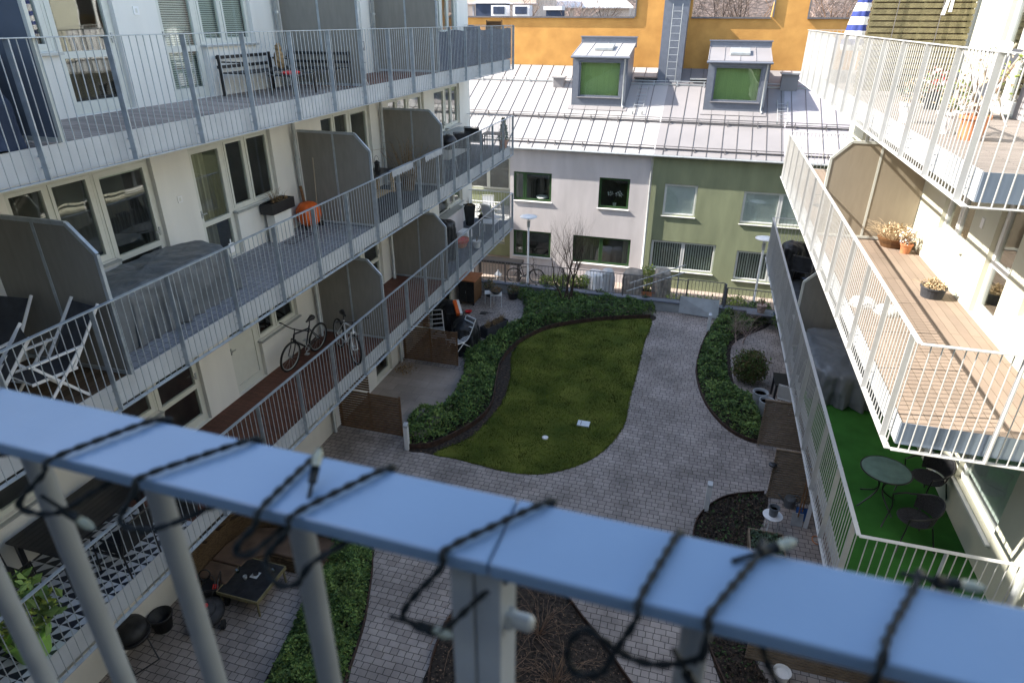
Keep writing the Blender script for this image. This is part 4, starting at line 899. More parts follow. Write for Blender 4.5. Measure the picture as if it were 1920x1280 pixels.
def potplant(label, loc, pr, ph, pm, n, lr, lh, size, mats=('leaf1', 'leaf2', 'leaf3'), cat='plant', name='potted_plant', group=None, stems=4, rz=0, square=False):
    t = thing(name, label, cat, (0, 0, 0), group); b = MB()
    if square: b.box(-pr, -pr * square, 0, pr, pr * square, ph); b.box(-pr - .015, -pr * square - .015, ph - .03, pr + .015, pr * square + .015, ph + .002)
    else: b.lathe([(pr * .72, 0), (pr * .95, ph * .85), (pr * 1.06, ph * .86), (pr * 1.06, ph), (pr * .9, ph), (pr * .88, ph * .9), (0, ph * .9)], n=20)
    b.build('pot', pm, t, smooth=False)
    if square: b = MB(); b.box(-pr + .02, -pr * square + .02, ph + .004, pr - .02, pr * square - .02, ph + .01); b.build('soil', 'soil', t)
    if n:
        b = MB()
        for i in range(stems):
            a = i * 2.4; b.tube([(0, 0, ph * .88), (math.cos(a) * lr * .3, math.sin(a) * lr * .3, ph + lh * .6), (math.cos(a) * lr * .6, math.sin(a) * lr * .6, ph + lh * 1.4)], [.012, .008, .004], 5)
        b.build('stem', 'twig', t); b = MB(); leafball(b, (0, 0, ph + lh * .9), lr, lr * (square or 1), lh, n, size, len(mats)); b.build('foliage', list(mats), t)
    return place(t, loc, rz)
def drygrass(mb, c, n, h, spread, r_=.003):
    for i in range(n):
        a = random.uniform(0, 6.28); s_ = random.uniform(0, spread); p = Vector(c) + Vector((math.cos(a), math.sin(a), 0)) * s_ * .3
        q = p + Vector((math.cos(a) * s_ * .6, math.sin(a) * s_ * .6, h * random.uniform(.4, .9))); w = q + Vector((math.cos(a + random.gauss(0, .5)) * s_ * .5, math.sin(a + random.gauss(0, .5)) * s_ * .5, h * random.uniform(-.1, .3)))
        mb.tube([p, q, w], [r_, r_ * .8, r_ * .4], 3)
def bicycle(label, loc, rz, lean, fm, group=None, basket=False):
    t = thing('bicycle', label, 'bicycle', (0, 0, 0), group); R = .34; wb = .53
    T = Matrix.Rotation(lean, 4, 'X')
    def v(x, y, z): return T @ Vector((x, y, z))
    for sx_ in (-wb, wb):
        b = MB(); b.tube([v(sx_ + R * math.cos(a), 0, R + R * math.sin(a)) for a in [i * PI / 16 for i in range(32)]], .024, 8, closed=True); w = b.build('wheel', 'rubber', t, smooth=True)
        b = MB(); b.tube([v(sx_ + (R - .03) * math.cos(a), 0, R + (R - .03) * math.sin(a)) for a in [i * PI / 16 for i in range(32)]], .011, 6, closed=True); b.tube([v(sx_, -.04, R), v(sx_, .04, R)], .025, 8)
        for i in range(14): a = i * PI / 7; b.tube([v(sx_, .02 * (-1) ** i, R), v(sx_ + (R - .035) * math.cos(a), 0, R + (R - .035) * math.sin(a))], .0022, 3)
        b.build('rim', 'zinc', w)
    b = MB(); bb_ = (-.06, 0, .30); st = (-.20, 0, .80); hd = (.36, 0, .84); hb = (.40, 0, .70)
    for p, q, r_ in ((bb_, st, .018), (bb_, hb, .024), ((-.18, 0, .74), hd, .021), (hd, hb, .022)): b.tube([v(*p), v(*q)], r_, 8)
    for y in (-.05, .05): b.tube([v(-.06, y * .4, .30), v(-wb, y, R)], .011, 6); b.tube([v(-.185, y * .3, .73), v(-wb, y, R)], .010, 6)
    b.build('frame', fm, t, smooth=True)
    b = MB()
    for y in (-.055, .055): b.tube([v(.395, y, .72), v(.43, y, .55), v(wb, y, R)], .014, 6)
    b.tube([v(.395, -.055, .72), v(.395, .055, .72)], .016, 6); b.build('fork', fm, t, smooth=True)
    b = MB(); b.tube([v(*hd), v(.34, 0, .97), v(.40, 0, .99)], .013, 6); b.tube([v(.34, -.33, 1.01), v(.38, -.15, .99), v(.40, 0, .99), v(.38, .15, .99), v(.34, .33, 1.01)], .012, 6)
    for y in (-.33, .33): b.tube([v(.345, y - .06 * (1 if y < 0 else -1), 1.005), v(.34, y, 1.01)], .018, 8)
    b.build('handlebar', 'black', t, smooth=True)
    b = MB(); b.tube([v(-.20, 0, .78), v(-.225, 0, .93)], .013, 6)
    b.tube([v(-.37, 0, .945), v(-.31, 0, .965), v(-.2, 0, .955), v(-.09, 0, .945)], [.05, .07, .04, .018], 8); b.build('saddle', 'black', t, smooth=True)
    b = MB(); b.tube([v(-.06 + .09 * math.cos(a), .045, .30 + .09 * math.sin(a)) for a in [i * PI / 8 for i in range(16)]], .006, 4, closed=True)
    b.tube([v(-.06, -.07, .3), v(-.06, .07, .3)], .014, 6); b.tube([v(-.06, .07, .3), v(.08, .08, .22)], .009, 5); b.tube([v(-.06, -.07, .3), v(-.20, -.08, .38)], .009, 5)
    T2 = [(.08, .12, .22), (-.20, -.12, .38)]
    for x, y, z in T2: p = v(x, y, z); b.box(p.x - .045, p.y - .045, p.z - .012, p.x + .045, p.y + .045, p.z + .012)
    b.build('crankset', 'zinc', t)
    if basket:
        b = MB(); 
        for y in (-.07, .07): b.tube([v(-.22, y, .72), v(-.6, y, .74), v(-wb, y, R)], .008, 5)
        for k in range(5): b.tube([v(-.3 - k * .07, -.07, .735), v(-.3 - k * .07, .07, .735)], .006, 4)
        b.build('carrier', 'zinc', t)
    return place(t, loc, rz)
def table(label, loc, rz, w, d, h, top='black', leg='black', lt=.03, legs='corner', name='table', cat='table', rim=None, th=.025, shelf=False):
    t = thing(name, label, cat, (0, 0, 0)); b = MB(); b.box(-w / 2, -d / 2, h - th, w / 2, d / 2, h); b.build('table_top', top, t, bevel=.004)
    if rim:
        b = MB()
        for x in (-1, 1): b.box(x * w / 2, -d / 2 - .015, h - th - .05, x * (w / 2 + .018), d / 2 + .015, h + .006); b.box(-w / 2, x * d / 2, h - th - .05, w / 2, x * (d / 2 + .016), h + .005)
        b.build('rim', rim, t)
    for x in (-1, 1):
        for y in (-1, 1): b = MB(); b.bar((x * (w / 2 - lt), y * (d / 2 - lt), h - th - .001), (x * (w / 2 - lt * .8), y * (d / 2 - lt * .8), 0), lt, lt); b.build('leg', leg, t)
    if shelf: b = MB(); b.box(-w / 2 + lt, -d / 2 + lt, .03, w / 2 - lt, d / 2 - lt, .04); b.build('stretcher', leg, t)
    return place(t, loc, rz)
def bistro_chair(label, loc, rz):
    t = thing('wicker_chair', label, 'chair', (0, 0, 0), 'black wicker chairs at the glass table'); b = MB()
    b.lathe([(0, .43), (.2, .435), (.235, .45), (.24, .44), (.2, .42), (0, .415)], n=24); b.build('seat', 'wick', t, smooth=True)
    b = MB(); n = 16; pr = None      # curved woven back
    for i in range(n + 1):
        a = PI * (.08 + .84 * i / n); x, y = .27 * math.cos(a), .02 + .27 * math.sin(a); top = .66 + .13 * math.sin(a) ** 2; lo = .47
        c = ((x * .9, y * .9, lo), (x * 1.02, y * 1.05, top))
        if pr: b.quad(pr[0], c[0], c[1], pr[1]); b.quad((pr[0][0] * .97, pr[0][1] * .97, lo), (pr[1][0] * .97, pr[1][1] * .97, pr[1][2]), (c[1][0] * .97, c[1][1] * .97, c[1][2]), (c[0][0] * .97, c[0][1] * .97, lo))
        pr = c
    b.build('backrest', 'wick', t)
    b = MB(); P = [(.29, -.24, .64), (.31, -.05, .665)] + [(.285 * math.cos(a), .02 + .29 * math.sin(a), .67 + .13 * math.sin(a) ** 2) for a in [PI * k / 10 for k in range(11)]] + [(-.31, -.05, .665), (-.29, -.24, .64)]
    b.tube(smoothpts(P, 3), .014, 8); b.build('arm_rail', 'black', t, smooth=True)
    for x in (-1, 1):
        b = MB(); b.tube([(x * .29, -.24, .64), (x * .25, -.22, .44), (x * .27, -.27, 0)], .012, 6); b.build('leg', 'black', t, smooth=True)
        b = MB(); b.tube([(x * .2, .17, .44), (x * .24, .29, 0)], .012, 6); b.build('leg', 'black', t, smooth=True)
    return place(t, loc, rz)
def recliner(label, loc, rz, back=.9, group='white folding recliners on the near balcony'):
    # folding position chair: white tube frame, grey sling
    t = thing('folding_chair', label, 'chair', (0, 0, 0), group); bx, bz = .42, .62
    b = MB(); b.bar((0, -.27, .42), (0, -.27, .42), .01, .01) if 0 else None
    S_ = [(-.24, .42), (.22, .38), (.30, .42), (.30 + bx, .42 + bz)]
    for i in range(3):
        (x0, z0), (x1, z1) = S_[i], S_[i + 1]; b.quad((x0, -.24, z0), (x1, -.24, z1), (x1, .24, z1), (x0, .24, z0)); b.quad((x0, -.24, z0 - .006), (x1, -.24, z1 - .006), (x1, .24, z1 - .006), (x0, .24, z0 - .006))
    b.build('sling', 'charc', t)
    for y in (-.26, .26):
        b = MB(); b.bar((-.26, y, .42), (.28, y, .40), .022, .035); b.bar((.24, y, .42), (.32 + bx, y, .46 + bz), .022, .035)
        b.bar((-.24, y, .64), (.42, y, .64), .045, .022); b.bar((.30, y * 1.12, .0), (-.20, y * 1.12, .63), .02, .034); b.bar((-.30, y * 1.2, .0), (.34, y * 1.2, .64), .02, .034); b.build('side_frame', 'white', t, bevel=.003)
    b = MB()
    for x, z in ((-.30, .02), (.30, .02)): b.tube([(x, -.3, z), (x, .3, z)], .012, 6)
    b.tube([(-.25, -.26, .42), (-.25, .26, .42)], .012, 6); b.build('cross_tube', 'white', t)
    return place(t, loc, rz)
def slatscreen(name, label, y, x0, x1, z0, z1, mt='slatb', step=.075, hi=None, posts=True, fence='fence', pm='wood'):
    t = thing(name, label, fence, ((x0 + x1) / 2, y, z0)); b = MB(); z = z0 + .03
    while z < z1 - .03: b.box(x0, y - .016, z, x1, y + .012, z + step * .64); z += step
    b.box(x0 - .01, y - .03, z1 - .03, x1 + .01, y + .03, z1) if not hi else None
    b.build('slats', mt, t)
    if hi:
        xa, xb, zh = hi; b = MB(); z = z1 + .03
        while z < zh - .03: b.box(xa, y - .011, z, xb, y + .011, z + step * .64); z += step
        b.build('upper_slats', mt, t)
    if posts:
        for x in (x0 + .04, (x0 + x1) / 2, x1 - .04): b = MB(); b.box(x - .022, y + .013, z0, x + .022, y + .058, z1 - .035); b.build('post', mt, t)
    return t
# ------------------------------------------------------------------ things on the left balconies
A, B_, C_ = FL[3], FL[2], FL[1]
def bench(label, x0, y0, x1, y1, back, z):
    # back: 'wx' along the wall (x = x0 side) or 'y' at the far y
    t = thing('slatted_bench', label, 'bench', ((x0 + x1) / 2, (y0 + y1) / 2, z), 'black slatted benches in the corner'); b = MB()
    if back == 'x':
        for k in range(6): xx = x0 + .06 + k * (x1 - x0 - .06) / 6; b.box(xx, y0, z + .38, xx + .07, y1, z + .40)
    else:
        for k in range(6): yy = y0 + k * (y1 - y0 - .06) / 6; b.box(x0, yy, z + .38, x1, yy + .07, z + .40)
    b.build('seat', 'black', t); b = MB()
    if back == 'x':
        for zz in (.46, .62): b.box(x0, y0, z + zz, x0 + .025, y1, z + zz + .055)
    else:
        for zz in (.46, .62): b.box(x0, y1 - .025, z + zz, x1, y1, z + zz + .055)
    b.build('backrest', 'black', t)
    for x in (x0, x1 - .04):
        for y in (y0, y1 - .04):
            bk = (back == 'x' and x == x0) or (back != 'x' and y != y0); k = MB(); k.box(x + .026 if (bk and back == 'x') else x, y, z, x + .04 + (.026 if (bk and back == 'x') else 0), y + .04 - (.03 if (bk and back != 'x') else 0), z + (.69 if bk else .56)); k.build('leg', 'black', t)
    b = MB()
    if back == 'x':
        for y in (y0, y1 - .04): b.box(x0 + .07, y, z + .562, x1, y + .04, z + .585)
    else: b.box(x0, y0, z + .562, x0 + .04, y1 - .03, z + .585)
    b.build('armrest', 'black', t); return t
bench('black slatted bench along the white wall under the blinded window', -8.6, 10.62, -8.0, 12.16, 'x', A)
bench('black slatted bench along the tall grey divider on the top left balcony', -8.6, 12.2, -7.15, 12.86, 'y', A)
table('low black slatted table between the two black benches', (-7.55, 11.35, A), 0, .5, .8, .36, name='low_table')
t = thing('cushion', 'flat red cushion lying on the low black table', 'cushion', (-7.55, 11.3, A + .361)); b = MB(); b.lathe([(0, 0), (.16, .0), (.18, .02), (.15, .045), (0, .05)], (-7.55, 11.3, A + .361), 16, sx=.8, sy=1.3); b.build('fabric', 'red', t, smooth=True)
t = thing('owl_figurine', 'brown speckled owl figurine standing on the black bench corner', 'figurine', (-8.2, 11.95, A + .40)); b = MB(); b.lathe([(.06, 0), (.09, .06), (.1, .18), (.085, .27), (.06, .31), (.075, .35), (.06, .41), (.02, .43), (0, .43)], (-8.2, 11.95, A + .40), 14)
b.build('body', 'dry', t, smooth=True); b = MB()
for s_ in (-.035, .035): b.lathe([(.02, 0), (.0, .05)], (-8.2 + .02, 11.95 + s_, A + .82), 6)
b.build('ear_tufts', 'dry', t)
t = thing('folding_chair', 'black and white folding chair standing just beyond the grey divider on the top left balcony', 'chair', (-7.35, 13.3, A)); b = MB(); b.box(-7.5, 13.1, A + .44, -7.12, 13.45, A + .46); b.build('seat', 'black', t)
b = MB(); b.box(-7.5, 13.44, A + .68, -7.12, 13.46, A + .86); b.build('backrest', 'black', t)
b = MB()
for x in (-7.5, -7.13): b.tube([(x, 13.05, A), (x, 13.46, A + .88)], .011, 6); b.tube([(x, 13.5, A), (x, 13.1, A + .46)], .011, 6)
b.build('frame', 'white', t)
t = thing('privacy_screen', 'dark navy fabric privacy screen tied inside the far top left railing', 'screen', (-6.96, 20.5, A + .03)); b = MB(); pr = None
for k in range(121):
    y = 17.2 + 6.75 * k / 120; x = -6.965 + .010 * math.sin(k * .9); c = ((x, y, A + .04), (x, y, A + 1.0 - .02 * math.sin(k * .21)))
    if pr: b.quad(pr[0], c[0], c[1], pr[1])
    pr = c
b.build('fabric', 'navy', t, smooth=True)
covered('barbecue', 'dark blue covered kettle barbecue at the far end of the top left balcony', 'barbecue', (-7.9, 22.6, A), 0, .28, .28, .98, 'navy', ex=1, dome=.12, flare=-.15)
t = thing('garden_chair', 'brown backed garden chair beside the covered barbecue at the far top left corner', 'chair', (-7.4, 23.2, A)); b = MB(); b.box(-7.7, 23.0, A + .42, -7.15, 23.45, A + .46); b.build('seat', 'wood', t); b = MB(); b.box(-7.68, 23.45, A + .6, -7.17, 23.48, A + 1.22); b.build('backrest', 'wood', t)
b = MB(); b.tube([(-7.7, 23.5, A), (-7.7, 23.5, A + 1.25), (-7.15, 23.5, A + 1.25), (-7.15, 23.5, A)], .016, 6); b.tube([(-7.7, 23.0, A), (-7.7, 23.0, A + .44)], .014, 6); b.tube([(-7.15, 23.0, A), (-7.15, 23.0, A + .44)], .014, 6); b.build('frame', 'black', t)
covered('covered_furniture', 'dark navy draped cover in the near corner of the top left balcony', 'cover', (-7.7, 4.55, A), 0, .7, 1.0, 1.15, 'navy', seed=4, dome=.25)
# middle left balcony
covered('covered_sofa', 'long grey tarpaulin cover over furniture beside the near grey divider', 'cover', (-7.98, 7.42, B_), 0, .50, 1.42, .84, 'tarp', seed=2, folds=11, amp=.06, flare=.10, ex=.42, sag=.03, n=90)
t = thing('tag', 'small white tag tied to the grey tarpaulin corner', 'tag', (-7.45, 8.7, B_ + .72)); b = MB(); b.box(-7.46, 8.68, B_ + .72, -7.44, 8.80, B_ + .88); b.box(-7.45, 8.72, B_ + .88, -7.44, 8.74, B_ + .95); b.build('label_card', 'white', t)
recliner('white framed folding recliner beside the near grey divider, closest to the railing', (-7.4, 5.0, B_), math.radians(80))
recliner('white framed folding recliner further from the divider, nearer the camera', (-7.55, 4.2, B_), math.radians(60))
recliner('grey sling recliner with upright back against the near grey divider', (-8.25, 4.9, B_), math.radians(95))
t = thing('planter_box', 'black planter box with dry plants on a white stand below the window sill', 'planter', (-8.45, 11.65, B_)); b = MB(); x0, x1, y0, y1 = -8.66, -8.36, 11.2, 12.0
b.box(x0, y0, B_ + .62, x1, y1, B_ + .64); b.box(x0, y0, B_ + .64, x0 + .02, y1, B_ + .84); b.box(x1 - .02, y0, B_ + .64, x1, y1, B_ + .84); b.box(x0 + .02, y0, B_ + .64, x1 - .02, y0 + .02, B_ + .84); b.box(x0 + .02, y1 - .02, B_ + .64, x1 - .02, y1, B_ + .84); b.build('box', 'black', t)
b = MB(); b.box(x0 + .03, y0 + .03, B_ + .7, x1 - .03, y1 - .03, B_ + .80); b.build('soil', 'soil', t); b = MB(); drygrass(b, (-8.5, 11.55, B_ + .79), 40, .3, .25); leafball(b, (-8.5, 11.75, B_ + .82), .12, .2, .07, 120, .04, 1); b.build('dry_plants', 'dry', t)
b = MB(); b.box(x0 + .05, y0 + .1, B_, x1 - .05, y1 - .1, B_ + .615); b.build('stand', 'wall_l', t)
t = thing('wire_rack', 'thin dark wire rack lying on the floor below the planter box', 'rack', (-8.1, 11.7, B_)); b = MB(); b.tube([(-8.3, 11.3, B_ + .01), (-8.3, 12.1, B_ + .01), (-8.05, 12.1, B_ + .01), (-8.05, 11.3, B_ + .01)], .006, 4, closed=True)
for k in range(5): b.tube([(-8.3, 11.42 + k * .14, B_ + .012), (-8.05, 11.42 + k * .14, B_ + .012)], .004, 4)
b.build('wires', 'black', t)
t = thing('pumpkin_bin', 'round orange plastic pumpkin shaped garden container with a handle beside the downspout', 'container', (-8.35, 12.45, B_)); b = MB(); n_ = 40; prof = [(0, .02), (.13, .03), (.23, .12), (.27, .27), (.25, .42), (.17, .53), (.06, .56), (0, .55)]
for (r0, z0) in prof:
    for k in range(n_): a = 2 * PI * k / n_; rr = r0 * (1 + .05 * math.cos(10 * a)); b.v.append((-8.35 + rr * math.cos(a), 12.45 + rr * math.sin(a), B_ + .05 + z0))
for i in range(len(prof) - 1):
    for k in range(n_): l = (k + 1) % n_; b.f.append((i * n_ + k, i * n_ + l, (i + 1) * n_ + l, (i + 1) * n_ + k)); b.m.append(0)
b.build('shell', 'orangep', t, smooth=True); b = MB(); b.tube([(-8.42, 12.45, B_ + .55), (-8.47, 12.45, B_ + .95)], .035, 8); b.build('handle', 'wood', t); b = MB()
for a in range(4): b.lathe([(.03, 0), (.03, .06)], (-8.35 + .15 * math.cos(a * 1.57), 12.45 + .15 * math.sin(a * 1.57), B_), 8)
b.build('castors', 'black', t)
t = thing('broom', 'wooden handled broom leaning at the grey divider of the middle left balcony', 'broom', (-8.3, 12.8, B_)); b = MB(); b.tube([(-8.3, 12.72, B_ + .1), (-8.33, 12.86, B_ + 1.5)], .012, 6); b.build('handle', 'dtan', t); b = MB(); b.box(-8.42, 12.68, B_ + .01, -8.18, 12.75, B_ + .12); b.build('bristles', 'black', t)
table('black topped sideboard with pale woven sides beyond the second divider', (-8.3, 15.5, B_), 0, .6, 1.5, .62, top='black', leg='palebush', lt=.08, name='sideboard', shelf=True)
t = thing('lantern', 'small black lantern on the black topped sideboard', 'lantern', (-8.3, 15.8, B_ + .621)); b = MB(); b.lathe([(.09, 0), (.09, .02), (.07, .03), (.07, .2), (.09, .21), (.03, .28), (0, .29)], (-8.3, 15.8, B_ + .621), 8); b.build('housing', 'black', t); b = MB(); b.tube(smoothpts([(-8.38, 15.8, B_ + .83), (-8.34, 15.8, B_ + 1.0), (-8.26, 15.8, B_ + 1.0), (-8.22, 15.8, B_ + .83)], 3), .005, 5); b.build('handle', 'black', t)
t = thing('dry_palm', 'dried brown palm like plant in a basket in front of the third divider', 'plant', (-7.75, 16.5, B_)); b = MB(); b.lathe([(.16, 0), (.22, .4), (.2, .4), (.18, .3), (0, .3)], (-7.75, 16.5, B_), 14); b.build('basket', 'rattan', t); b = MB(); random.seed(8); drygrass(b, (-7.75, 16.5, B_ + .3), 34, 1.1, .7, .008); b.build('fronds', 'dry', t)
for i, (y, lb) in enumerate(((14.35, 'nearer'), (16.3, 'further'))):
    t = thing('lace_blanket', lb + ' pale fringed blanket hung over the middle left railing beyond the second divider', 'blanket', (XL, y, B_ + .8), 'fringed blankets over the railing'); b = MB(); pr = None
    for k in range(31):
        yy = y - .6 + 1.2 * k / 30; h = .10 + .06 * abs(math.sin(k * .9)); w = .02 * math.sin(k * .7)
        c = [(XL - .3, yy, B_ + .98 + w), (XL - .04, yy, B_ + 1.115), (XL + .042, yy, B_ + 1.115), (XL + .046, yy, B_ + 1.1 - h)]
        if pr:
            for j in range(3): b.quad(pr[j], pr[j + 1], c[j + 1], c[j])
        pr = c
    b.build('cloth', 'pot', t)
def barbecue(name, label, loc, rz=0, h=1.0, group=None):
    t = thing(name, label, 'barbecue', (0, 0, 0), group); b = MB(); b.lathe([(0, .62), (.16, .66), (.26, .76), (.28, .84), (.0, .84)], n=20); b.build('bowl', 'black', t, smooth=True)
    b = MB(); b.lathe([(.285, .85), (.27, .94), (.18, 1.05), (.05, 1.09), (0, 1.09)], n=20); ld = b.build('lid', 'black', t, smooth=True); b = MB(); b.tube([(-.07, 0, 1.08), (-.05, 0, 1.13), (.05, 0, 1.13), (.07, 0, 1.08)], .012, 6); b.build('handle', 'zinc', ld)
    for a in range(3): b = MB(); b.tube([(.15 * math.cos(a * 2.1), .15 * math.sin(a * 2.1), .68), (.3 * math.cos(a * 2.1), .3 * math.sin(a * 2.1), 0)], .012, 6); b.build('leg', 'zinc', t)
    return place(t, loc, rz)
barbecue('barbecue', 'black barbecue with domed lid just beyond the third divider on the middle left balcony', (-7.6, 19.25, B_))
def metalchair(label, loc, rz, cm='black', fm='black', name='garden_chair', group=None, arms=True, w=.54):
    t = thing(name, label, 'chair', (0, 0, 0), group); h = w / 2; b = MB(); b.box(-h + .02, -.24, .41, h - .02, .24, .435); b.build('seat', cm, t, bevel=.006)
    b = MB(); b.poly([(-h + .02, .235, .46), (h - .02, .235, .46), (h - .02, .36, .92), (-h + .02, .36, .92)], (0, .02, 0)); b.build('backrest', cm, t)
    b = MB()
    for x in (-h, h):
        b.tube([(x, .28, 0), (x, .24, .42), (x, .38, .95)], .013, 6); b.tube([(x, -.28, 0), (x, -.25, .64 if arms else .42)] + ([(x, .27, .64)] if arms else []), .013, 6); b.tube([(x, -.26, .41), (x, .25, .41)], .012, 6)
    b.tube([(-h, .38, .95), (h, .38, .95)], .013, 6); b.build('frame', fm, t); return place(t, loc, rz)
metalchair('black framed wire chair with grey cushion beyond the barbecue on the middle left balcony', (-7.8, 21.0, B_), math.radians(200), 'charc')
t = thing('bench_box', 'pale grey storage bench under the far window of the middle left balcony', 'storage bench', (-8.4, 21.9, B_)); b = MB(); b.box(-8.67, 20.8, B_, -8.2, 23.0, B_ + .72); b.build('chest', 'fascia', t, bevel=.01); b = MB(); b.box(-8.68, 20.75, B_ + .722, -8.15, 23.05, B_ + .77); b.build('lid', 'zinc', t, bevel=.01)
metalchair('black metal armchair beside the wooden table at the far end of the middle left balcony', (-7.75, 22.2, B_), math.radians(180), 'black')
table('small table with brown slatted top at the far end of the middle left balcony', (-7.3, 22.9, B_), 0, .7, .6, .62, top='wood', name='side_table')
t = thing('potted_conifer', 'small conifer in a terracotta pot in the far corner of the middle left balcony', 'plant', (-7.1, 23.5, B_)); b = MB(); b.lathe([(.11, 0), (.16, .26), (.18, .26), (.18, .3), (0, .3)], (-7.1, 23.5, B_), 14); b.build('pot', 'terra', t); b = MB(); random.seed(9)
for k in range(900): z = random.random(); a = random.uniform(0, 6.28); r0 = .2 * (1 - z) ** .7 * random.uniform(.5, 1); b.leaf((-7.1 + r0 * math.cos(a), 23.5 + r0 * math.sin(a), B_ + .32 + z * .75), .07, 0)
b.build('foliage', 'leaf2', t)
# lowest left balcony
bicycle('black mountain bicycle leaning at the wall below the small windows', (-8.32, 11.45, C_), math.radians(-93), math.radians(-7), 'black')
bicycle('white framed bicycle leaning at the dark divider beside the black bicycle', (-7.5, 11.95, C_), math.radians(-40), math.radians(-6), 'white')
covered('covered_barbecue', 'large black barbecue cover standing just beyond the far divider of the lowest left balcony', 'barbecue', (-7.75, 19.0, C_), 0, .34, .40, 1.22, 'blackc', seed=6, flare=-.02, ex=.7, dome=.10)
t = thing('tall_planter', 'tall dark tapered planter with brown plants near the end of the lowest left balcony', 'planter', (-8.3, 22.95, C_)); b = MB(); b.lathe([(.16, 0), (.25, .8), (.22, .8), (.2, .74), (0, .74)], (-8.3, 22.95, C_), 4); b.build('pot', 'blackc', t); b = MB(); drygrass(b, (-8.3, 22.95, C_ + .74), 24, .25, .25); b.build('plants', 'dry', t)
t = thing('low_ledge', 'white parapet ledge with a zinc top beside the far wall of the lowest left balcony', 'ledge', (-8.5, 21.5, C_)); b = MB(); b.box(-8.68, 20.5, C_, -8.4, 22.5, C_ + .82); b.build('masonry', 'wall_w', t); b = MB(); b.box(-8.69, 20.45, C_ + .822, -8.34, 22.55, C_ + .86); b.build('coping', 'zinc', t)
t = thing('tub', 'red and brown tub standing between the covered barbecue and the railing', 'tub', (-7.7, 20.4, C_)); b = MB(); b.lathe([(.18, 0), (.26, .22), (.28, .22), (.28, .26), (.24, .26), (.22, .12), (0, .12)], (-7.7, 20.4, C_), 16, sx=.9, sy=1.3); b.build('body', 'terra', t); b = MB(); b.lathe([(.285, .2), (.285, .24)], (-7.7, 20.4, C_), 16, sx=.9, sy=1.3); b.build('band', 'red', t)
t = thing('folded_parcel', 'white folded cloth parcel behind the red tub', 'cloth', (-7.9, 21.3, C_)); b = MB(); b.box(-8.1, 21.0, C_, -7.7, 21.6, C_ + .30); b.build('cloth', 'white', t, bevel=.05)
potplant('white basket pot with a few stems beside the far lower left railing', (-7.14, 20.4, C_), .15, .26, 'white', 14, .12, .15, .05, ('leaf1',), name='basket_pot')
potplant('green and yellow plant trough at the far end of the lowest left balcony', (-7.75, 23.4, C_), .3, .3, 'soil', 220, .34, .22, .10, ('leafy', 'dry', 'leaf3'), square=.5)
for i, (x, y, lb) in enumerate(((-7.35, 22.9, 'white metal chair with a cloth in the sunlit far corner of the lowest left balcony'),)): metalchair(lb, (x, y, C_), math.radians(150), 'white', 'white')
table('round topped white table at the far end of the lowest left balcony', (-7.2, 22.0, C_), 0, .6, .6, .5, 'white', 'white', name='side_table')
t = thing('dining_table', 'large black slatted dining table on the triangle patterned tiles', 'table', (-7.95, 5.2, C_)); b = MB()
for k in range(10): b.box(-8.45 + k * .095, 4.45, C_ + .71, -8.45 + k * .095 + .088, 5.95, C_ + .735)
b.build('table_top', 'black', t)
for x in (-8.4, -7.6):
    for y in (4.55, 5.85): k = MB(); k.box(x - .03, y - .03, C_, x + .03, y + .03, C_ + .709); k.build('leg', 'black', t)
metalchair('black armchair at the wall side of the black dining table', (-8.2, 4.1, C_), math.radians(180), 'black'); metalchair('black armchair at the railing side of the black dining table', (-7.28, 5.2, C_), math.radians(-90), 'black')
potplant('big leafy plant in a lime green pot near the foreground railing', (-7.24, 3.62, C_), .24, .36, 'limeg', 330, .42, .42, .16, ('leaf3', 'leafy', 'leaf1'), stems=6)
potplant('bushy dark green plant behind the black dining table', (-8.35, 6.45, C_), .2, .35, 'black', 700, .35, .5, .07, ('leaf2', 'leaf1'))
potplant('tall dark green shrub by the railing beyond the patterned tiles', (-7.2, 6.3, C_), .18, .35, 'blackc', 420, .24, .5, .07, ('leaf2', 'leaf1'))
# ------------------------------------------------------------------ left ground patios
slatscreen('slat_screen', 'brown slatted timber screen with a low step at the near patio edge beside the bollard', 12.98, -8.6, -6.75, .05, 1.3, hi=(-8.6, -7.62, 2.35))
slatscreen('slat_screen', 'brown slatted timber screen dividing the far patios, partly lit at its free end', 17.1, -8.6, -6.7, .05, 1.3, hi=(-8.6, -7.62, 2.35))
def bollard(p, h, lab):
    t = thing('bollard_light', lab, 'bollard', (p.x, p.y, 0), 'white square bollard lights'); b = MB(); b.box(p.x - .055, p.y - .055, .003, p.x + .055, p.y + .055, h - .1); b.build('post', 'white', t, bevel=.004)
    b = MB(); b.poly([(p.x - .055, p.y - .055, h - .099), (p.x - .055, p.y + .055, h - .099), (p.x - .055, p.y + .055, h + .02), (p.x - .055, p.y - .055, h - .03)], (.11, 0, 0)); b.build('slanted_head', 'fascia', t, bevel=.003)
bollard(gz(764, 842, 0), .8, 'white bollard light at the end of the brown slatted screen'); bollard(gz(1323, 957, 0), .8, 'white bollard light on the paving beside the dry curved bed'); bollard(gz(1327, 622, 0), .7, 'white bollard light at the far end of the path beside the right hedge')
t = thing('leaf_pile', 'small pile of dead brown leaves in the patio corner by the downspout', 'leaves', (-8.3, 16.5, 0)); b = MB()
for k in range(260): b.leaf((random.gauss(-8.3, .16), random.gauss(16.5, .2), random.uniform(.01, .07)), .06, 0, flat=.5)
b.build('leaves', 'dry', t)
p = gz(868, 640, 0)
covered('covered_loungers', 'heap of garden furniture under a black cover beside the far slat screen', 'cover', (-6.95, 18.5, 0), .3, .42, .55, .95, 'blackc', seed=12, folds=13, amp=.06, flare=.12, ex=.8, dome=.2)
